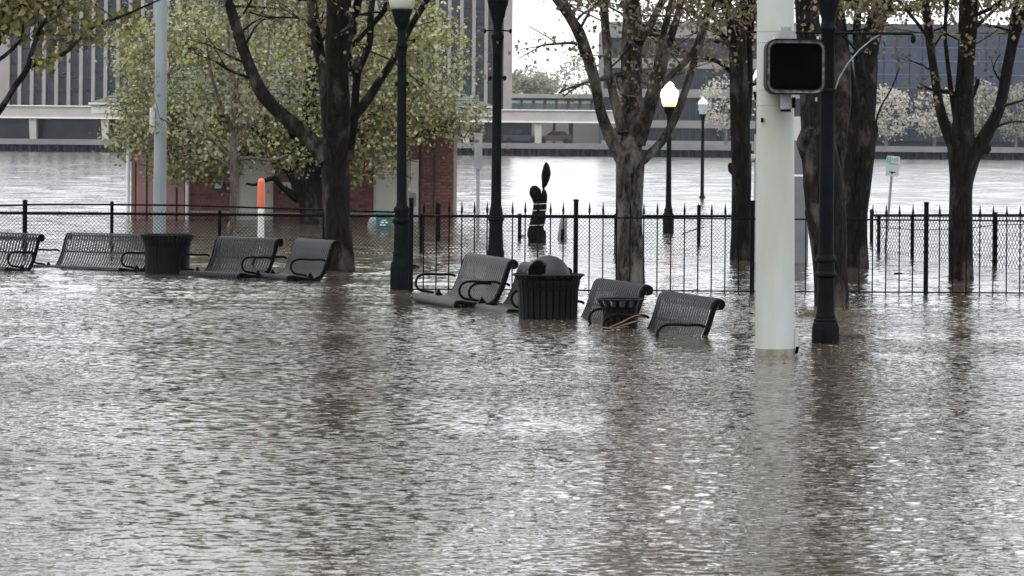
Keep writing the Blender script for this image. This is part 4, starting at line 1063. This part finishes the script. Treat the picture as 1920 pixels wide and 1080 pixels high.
# ------------------------------------------------------------------ grey pole left, marker post, signs
B = P(299, 438); s = F / B.y
t = thing('grey_pole', 'tall pale blue grey steel pole rising behind the first litter bin', 'pole', (B.x, B.y, 0)); t.rotation_euler = (0, 0, 0)
m = MB(); m.lathe([(12.5 / s, -.5), (12.3 / s, 0), (11 / s, 400 / s), (10.5 / s, 520 / s)], 20); m.build('shaft', M['greypole'], t, smooth=True)
sg = thing('pole_sign', 'narrow white sign seen edge on, strapped to the grey pole', 'sign', (B.x - 12.5 / s + (438 - 226) / s * 0, B.y - .1, (438 - 226) / s)); sg.rotation_euler = (0, 0, math.radians(62))
m = MB(); m.outline(rrect(.2, 48 / s, .03, 4), -.006, .006); m.build('face', M['white'], sg)
m = MB(); m.box(.02, .10, .007, .02, -.1, .1); m.build('bracket', M['grey'], sg)
B = P(489, 452); s = F / B.y
t = thing('marker_post', 'white marker post with bright orange top behind the benches', 'marker post', (B.x, B.y, 0))
m = MB(); m.lathe([(6.3 / s, -.5), (6.1 / s, 62 / s)], 16); m.build('shaft', M['white'], t, smooth=True)
m = MB(); m.lathe([(6.8 / s, 62 / s), (6.8 / s, 110 / s), (5.6 / s, 115 / s), (3 / s, 117.5 / s), (.5 / s, 118 / s)], 16); m.build('sleeve', M['orange'], t, smooth=True)
B = P(893, 440); s = F / B.y
t = thing('blank_sign', 'grey back of a sign on a thin post beside the rear lamp', 'sign', (B.x, B.y, 0))
m = MB(); m.tube([(3 / s, 0, -.4), (2 / s, 0, (440 - 250) / s)], 3.2 / s, 8); m.build('post', M['grey'], t)
m = MB(); m.outline(rrect(15 / s, 68 / s, .015, 3, 2.5 / s, (440 - 283) / s), -.055, -.035); m.build('panel', M['grey'], t)
# leaning parking sign
B = P(1660, 470); s = F / B.y
t = thing('parking_sign', 'leaning two hour parking sign, green and white, beyond the fences', 'sign', (B.x, B.y, 0)); t.rotation_euler = (0, math.radians(4.3), 0)
m = MB(); m.tube([(0, 0, -.4), (0, 0, (470 - 300) / s)], 2.4 / s, 8); m.build('post', M['grey'], t)
cz = (470 - 311) / s
face = MB(); face.outline(rrect(25 / s, 38 / s, .025, 4, 0, cz), -.04, -.03); fo = face.build('face', M['signface'], t)
m = MB(); m.outline(rrect(7.5 / s, 11 / s, .008, 2, -8 / s, cz + 12 / s), -.045, -.0405); m.build('green_square', M['signgreen'], fo)
def text(body, size, loc, mt, par, name='lettering'):
    c = bpy.data.curves.new(name, 'FONT'); c.body = body; c.size = size; c.align_x = 'CENTER'; c.align_y = 'CENTER'; c.extrude = .0015; c.materials.append(mt)
    tmp = bpy.data.objects.new('tmp', c); sc.collection.objects.link(tmp); bpy.context.view_layer.update()
    me = bpy.data.meshes.new_from_object(tmp); bpy.data.objects.remove(tmp); me.name = name
    o = link(name, me, par, loc); o.rotation_euler = (math.radians(90), 0, 0); return o
text('2', .10, (-8 / s, -.0475, cz + 12 / s), M['signface'], fo)
text('HR', .075, (3.5 / s, -.043, cz + 12.5 / s), M['signgreen'], fo)
m = MB(); m.box(-5 / s, 9.5 / s, -.045, -.0405, cz + 3.5 / s, cz + 5.5 / s); m.build('green_line', M['signgreen'], fo)
m = MB(); m.box(-6 / s, 6 / s, -.045, -.0405, cz - 11.8 / s, cz - 10.2 / s); m.box(-2 / s, 1.5 / s, -.045, -.0405, cz - 14.5 / s, cz - 12 / s); m.build('arrow', M['slatdark'], fo)

# ------------------------------------------------------------------ cabinets behind the white pole
B = P(1470, 492); s = F / B.y
t = thing('utility_cabinet', 'grey utility cabinet mostly hidden behind the white signal pole', 'cabinet', (B.x, B.y, 0))
m = MB(); m.box(-40 / s, 45 / s, 0, .35, -.5, (492 - 331) / s); m.build('body', M['grey'], t)
m = MB(); m.outline(rrect(50 / s, 62 / s, .08, 6, 24 / s, (492 - 296) / s), .03, .25); m.build('meter_box', M['grey'], t)
m = MB(); m.outline(rrect(30 / s, 46 / s, .1, 6, 27 / s, (492 - 241) / s), .06, .22); m.build('meter_cover', M['globewhite'], t, )
m = MB(); m.box(-55 / s, -44 / s, .05, .3, -.5, (492 - 252) / s); m.build('riser', M['cream'], t)
m = MB(); m.tube([(-62 / s, .1, (492 - 297) / s), (-44 / s, .1, (492 - 296) / s)], .06, 12); m.build('conduit_elbow', M['strap'], t, smooth=True)
m = MB(); m.tube([(46 / s, .0, (492 - 331) / s), (47.5 / s, 0, (492 - 340) / s), (48 / s, 0, (492 - 347) / s)], .018, 8); m.build('conduit', M['globewhite'], t)
B = P(1393, 474); s = F / B.y
t = thing('white_meter_post', 'small white meter post against the slim maple trunk', 'post', (B.x, B.y - 2.2, 0))
s = F / (B.y - 2.2)
m = MB(); m.box(-5 / s, 5 / s, 0, .06, .1, .62); m.build('body', M['signface'], t)
m = MB(); m.box(-1 / s, 4 / s, -.02, -.002, .38, .5); m.build('gauge', M['slatdark'], t)
m = MB(); m.box(-6 / s, 6 / s, -.01, .07, .62, .68); m.build('cap', M['white'], t)
m = MB(); m.box(6 / s, 13 / s, 0, .06, -.4, .64); m.build('backing', M['grey'], t)

# ------------------------------------------------------------------ wrapped bundle, stump, bin in the river
def blob(mb, rows, n, rnd, amt=.12):
    rough_tube(mb, refine(rows, 4), n, rnd, amt)
def bundle():
    rnd = random.Random(77); B = P(1008, 455); Y = B.y; s = F / Y
    t = thing('wrapped_bundle', 'black plastic wrapped object tied with pale straps in the river', 'bundle', (B.x, Y, 0))
    def R(pts): return [((x - 1008) / s, dy, (455 - y) / s, r / s) for x, y, r, dy in pts]
    m = MB(); blob(m, R([(1007, 475, 16, 0), (1007, 452, 17, 0), (1005, 437, 17, 0), (1006, 424, 14, 0), (1010, 410, 13, 0), (1011, 397, 13, 0), (1011, 384, 12, 0), (1012, 376, 10, 0)]), 16, rnd, .07); m.build('body', M['tarp'], t, smooth=True)
    m = MB(); blob(m, R([(1010, 384, 8, 0), (1006, 370, 10, 0), (1002, 360, 11, 0), (1000, 352, 8, 0), (999, 348, 2, 0)]), 12, rnd, .06); m.build('left_lobe', M['tarp'], t, smooth=True)
    m = MB(); blob(m, R([(1016, 384, 8, 0), (1019, 370, 7, 0), (1019, 360, 4.5, 0), (1018, 354, 2, 0), (1018, 351, 3, 0), (1021, 343, 6, 0), (1023, 328, 8.5, 0), (1023, 316, 7, 0), (1023, 308, 4, 0), (1023, 304, 1, 0)]), 12, rnd, .05); m.build('leaf_shaped_top', M['tarp'], t, smooth=True)
    for x, y, r in ((1011, 382, 12.8), (1011, 394, 13.4), (1006, 422, 15)):
        m = MB(); m.tube([((x - 1008) / s + r * 1.05 / s * math.cos(a * math.pi / 12), r * 1.05 / s * math.sin(a * math.pi / 12), (455 - y) / s + .006 * math.cos(a * .26)) for a in range(25)], .006, 5, cap=False); m.build('strap', M['strap'], t)
    B = P(1055, 451); s2 = F / B.y
    t = thing('wrapped_stump', 'short grey and black wrapped stub right of the strapped bundle', 'bundle', (B.x, B.y, 0))
    m = MB(); blob(m, [(-1 / s2, 0, -.3, 9 / s2), (-1 / s2, 0, .02, 9 / s2), (0, 0, 20 / s2, 8 / s2), (2 / s2, 0, 38 / s2, 6.5 / s2), (2 / s2, 0, 46 / s2, 4 / s2)], 10, rnd, .05); m.build('body', M['grey'], t)
    m = MB(); m.outline([(-5 / s2, -.1), (2 / s2, -.1), (3 / s2, 22 / s2), (-3 / s2, 22 / s2)], -.13, -.08); m.build('dark_patch', M['tarp'], t)
bundle()
B = P(721, 431); s = F / B.y
t = thing('teal_bin', 'teal plastic bin with pale lettering patch half sunk near the brick building', 'bin', (B.x, B.y, 0)); t.rotation_euler = (0, 0, .15)
m = MB(); m.add([(-12 / s, 0, -.3), (10 / s, 0, -.3), (10 / s, .2, -.3), (-12 / s, .2, -.3), (-14 / s, -.02, 29 / s), (14 / s, -.02, 29 / s), (14 / s, .24, 29 / s), (-14 / s, .24, 29 / s)], [(0, 3, 2, 1), (4, 5, 6, 7), (0, 1, 5, 4), (1, 2, 6, 5), (2, 3, 7, 6), (3, 0, 4, 7)]); m.build('body', M['teal'], t)
m = MB(); 
m.box(-6 / s, 3 / s, -.035, -.022, 17 / s, 19 / s); m.box(-9 / s, -1 / s, -.035, -.022, 12.5 / s, 15.5 / s); m.box(1 / s, 6 / s, -.035, -.022, 12.5 / s, 15.5 / s); m.box(-9 / s, 2 / s, -.035, -.022, 8 / s, 10.5 / s); m.build('pale_marks', M['white'], t)
m = MB(); m.box(-15 / s, 15 / s, -.05, .26, 29 / s, 31 / s); m.build('lid', M['teal'], t)
def junk(name, label, px, py, rows, m_, seed, amt=.15, cat='debris', n=8, grp=None):
    B = P(px, py); s = F / B.y; t = MB(); rnd = random.Random(seed)
    for rw in rows: rough_tube(t, refine([((x - px) / s, dy, (py - y) / s, r / s) for x, y, r, dy in rw], 3), n, rnd, amt)
    o = t.build(name, m_, None, smooth=True, loc=(B.x, B.y, 0)); tag(o, label, cat, grp); return o
junk('grey_sack', 'pale grey sack half sunk left of the teal bin', 697, 428, [[(697, 440, 7, 0), (697, 426, 8, 0), (699, 414, 8, 0), (698, 404, 4, 0)]], M['grey'], 1, .12, 'sack')
junk('brown_ball', 'brown lump floating at the foot of the young tree', 432, 428, [[(432, 434, 3, 0), (431, 427, 6, 0), (432, 419, 5, 0), (433, 415, 1, 0)]], M['twig'], 2, .1)
junk('floating_log', 'small dark log drifting just right of the fence corner lamp', 779, 503, [[(769, 502, 3, 0), (776, 500, 4, 0), (784, 501, 3, 0), (787, 503, 1, 0)]], M['bark'], 3, .1, 'log')
junk('drifting_stick', 'thin dark stick drifting left of the last maple', 1697, 515, [[(1676, 514, 1.8, 0), (1681, 513.5, 2.5, 0), (1690, 513.5, 2, 0), (1700, 516, 1.6, 0), (1716, 517, .8, .1), (1740, 517, .6, .2)]], M['bark'], 4, .1, 'stick', 6)
junk('bobbing_branch', 'thin branch poking up from the river below the lit lamp', 1290, 440, [[(1268, 448, 1.2, 0), (1285, 437, 1, 0), (1305, 430, 1, 0), (1321, 426, .6, 0)], [(1300, 431, .8, 0), (1310, 425, .5, 0)]], M['bark'], 5, .1, 'branch', 5)
junk('yellow_litter', 'scrap of yellow litter by the shortest black post', 981, 445, [[(977, 444, 1.5, 0), (981, 442, 2.2, 0), (986, 443, 1, 0)]], M['straw'], 6, .1, 'litter', 6)
junk('red_buoy', 'small red float against the far quay wall', 1638, 297, [[(1634, 297, 2, 0), (1638, 291, 3, 0), (1640, 286, 1.5, 0)]], M['orange'], 8, .1, 'buoy', 6)
def sticks():
    rnd = random.Random(5)
    junk('driftwood_sticks', 'pale reddish sticks caught against the small flared bin', 1165, 617,
         [[(1140, 611, 1.2, -.30), (1165, 600, 1.5, -.31), (1190, 588, 1.4, -.30), (1208, 594, 1.1, -.25)], [(1148, 613, 1, -.28), (1172, 604, 1.2, -.30), (1195, 598, 1, -.27)],
          [(1120, 610, 1, -.3), (1150, 612, 1.3, -.31), (1175, 608, 1, -.3)], [(1188, 589, .8, -.3), (1200, 584, .6, -.3)]], M['twig'], 6, .1, 'driftwood', 5)
    # tangle of dry stalks round the thick maple
    B = P(1552, 592); mb = MB()
    for k in range(520):
        a = rnd.gauss(0, .17); y = rnd.gauss(0, .2); z = abs(rnd.gauss(0, .03)); l = rnd.uniform(.04, .17); d = Vector((rnd.gauss(0, 1), rnd.gauss(0, .5), rnd.uniform(-.1, .8))).normalized()
        p = Vector((a, y, z - .015)); mb.tube([p, p + d * l * .6, p + d * l + Vector((0, 0, -.02))], [.003, .0025, .0012], 3, cap=False)
    o = mb.build('reed_tangle', M['straw'], None, loc=(B.x, B.y, 0)); tag(o, 'matted dry reeds floating round the thick leaning maple', 'reeds', kind='stuff')
sticks()
def scum():
    rs = np.random.default_rng(8); C = []
    for (px, py, sx, sy, n) in ((1028, 606, .5, .5, 60), (1165, 622, .35, .5, 70), (1285, 640, .4, .6, 40), (1457, 676, .35, .35, 40), (636, 516, .5, .8, 50), (1183, 537, .4, .7, 40), (1548, 650, .4, .6, 50), (900, 600, 1.2, 1.2, 40), (500, 530, 1.5, 1.0, 40), (1000, 760, 2.2, 4.5, 60), (1607, 508, .4, .8, 30)):
        B = P(px, py)
        for _ in range(n): C.append((B.x + rs.normal(0, sx), B.y + rs.normal(0, sy), .006 + rs.random() * .008))
    me = leaf_mesh('floating_leaves', C, .045, M['leafred'], rs, 0, .6)
    v = np.zeros(len(me.vertices) * 3, np.float32); me.vertices.foreach_get('co', v); v = v.reshape(-1, 3)
    c = np.repeat(np.asarray(C), 4, 0); v[:, 2] = c[:, 2] + (v[:, 2] - c[:, 2]) * .18; me.vertices.foreach_set('co', v.ravel())
    tag(link('floating_leaves', me), 'scattered small leaves and bits drifting on the flood water', 'leaves', kind='stuff')
scum()

# ------------------------------------------------------------------ damp air
hz = MB(); hz.box(-150, 150, -30, 470, -3.6, 50); o = bpy.data.objects.new('haze', hz.mesh('haze', M['ground'])); sc.collection.objects.link(o)
m_, t_, b_ = newmat('haze air'); t_.nodes.remove(b_)
pv = t_.nodes.new('ShaderNodeVolumePrincipled'); pv.inputs['Density'].default_value = .00007; pv.inputs['Color'].default_value = (.93, .95, 1, 1)
t_.links.new(pv.outputs[0], t_.nodes['Material Output'].inputs['Volume']); o.data.materials.clear(); o.data.materials.append(m_); o['kind'] = 'stuff'
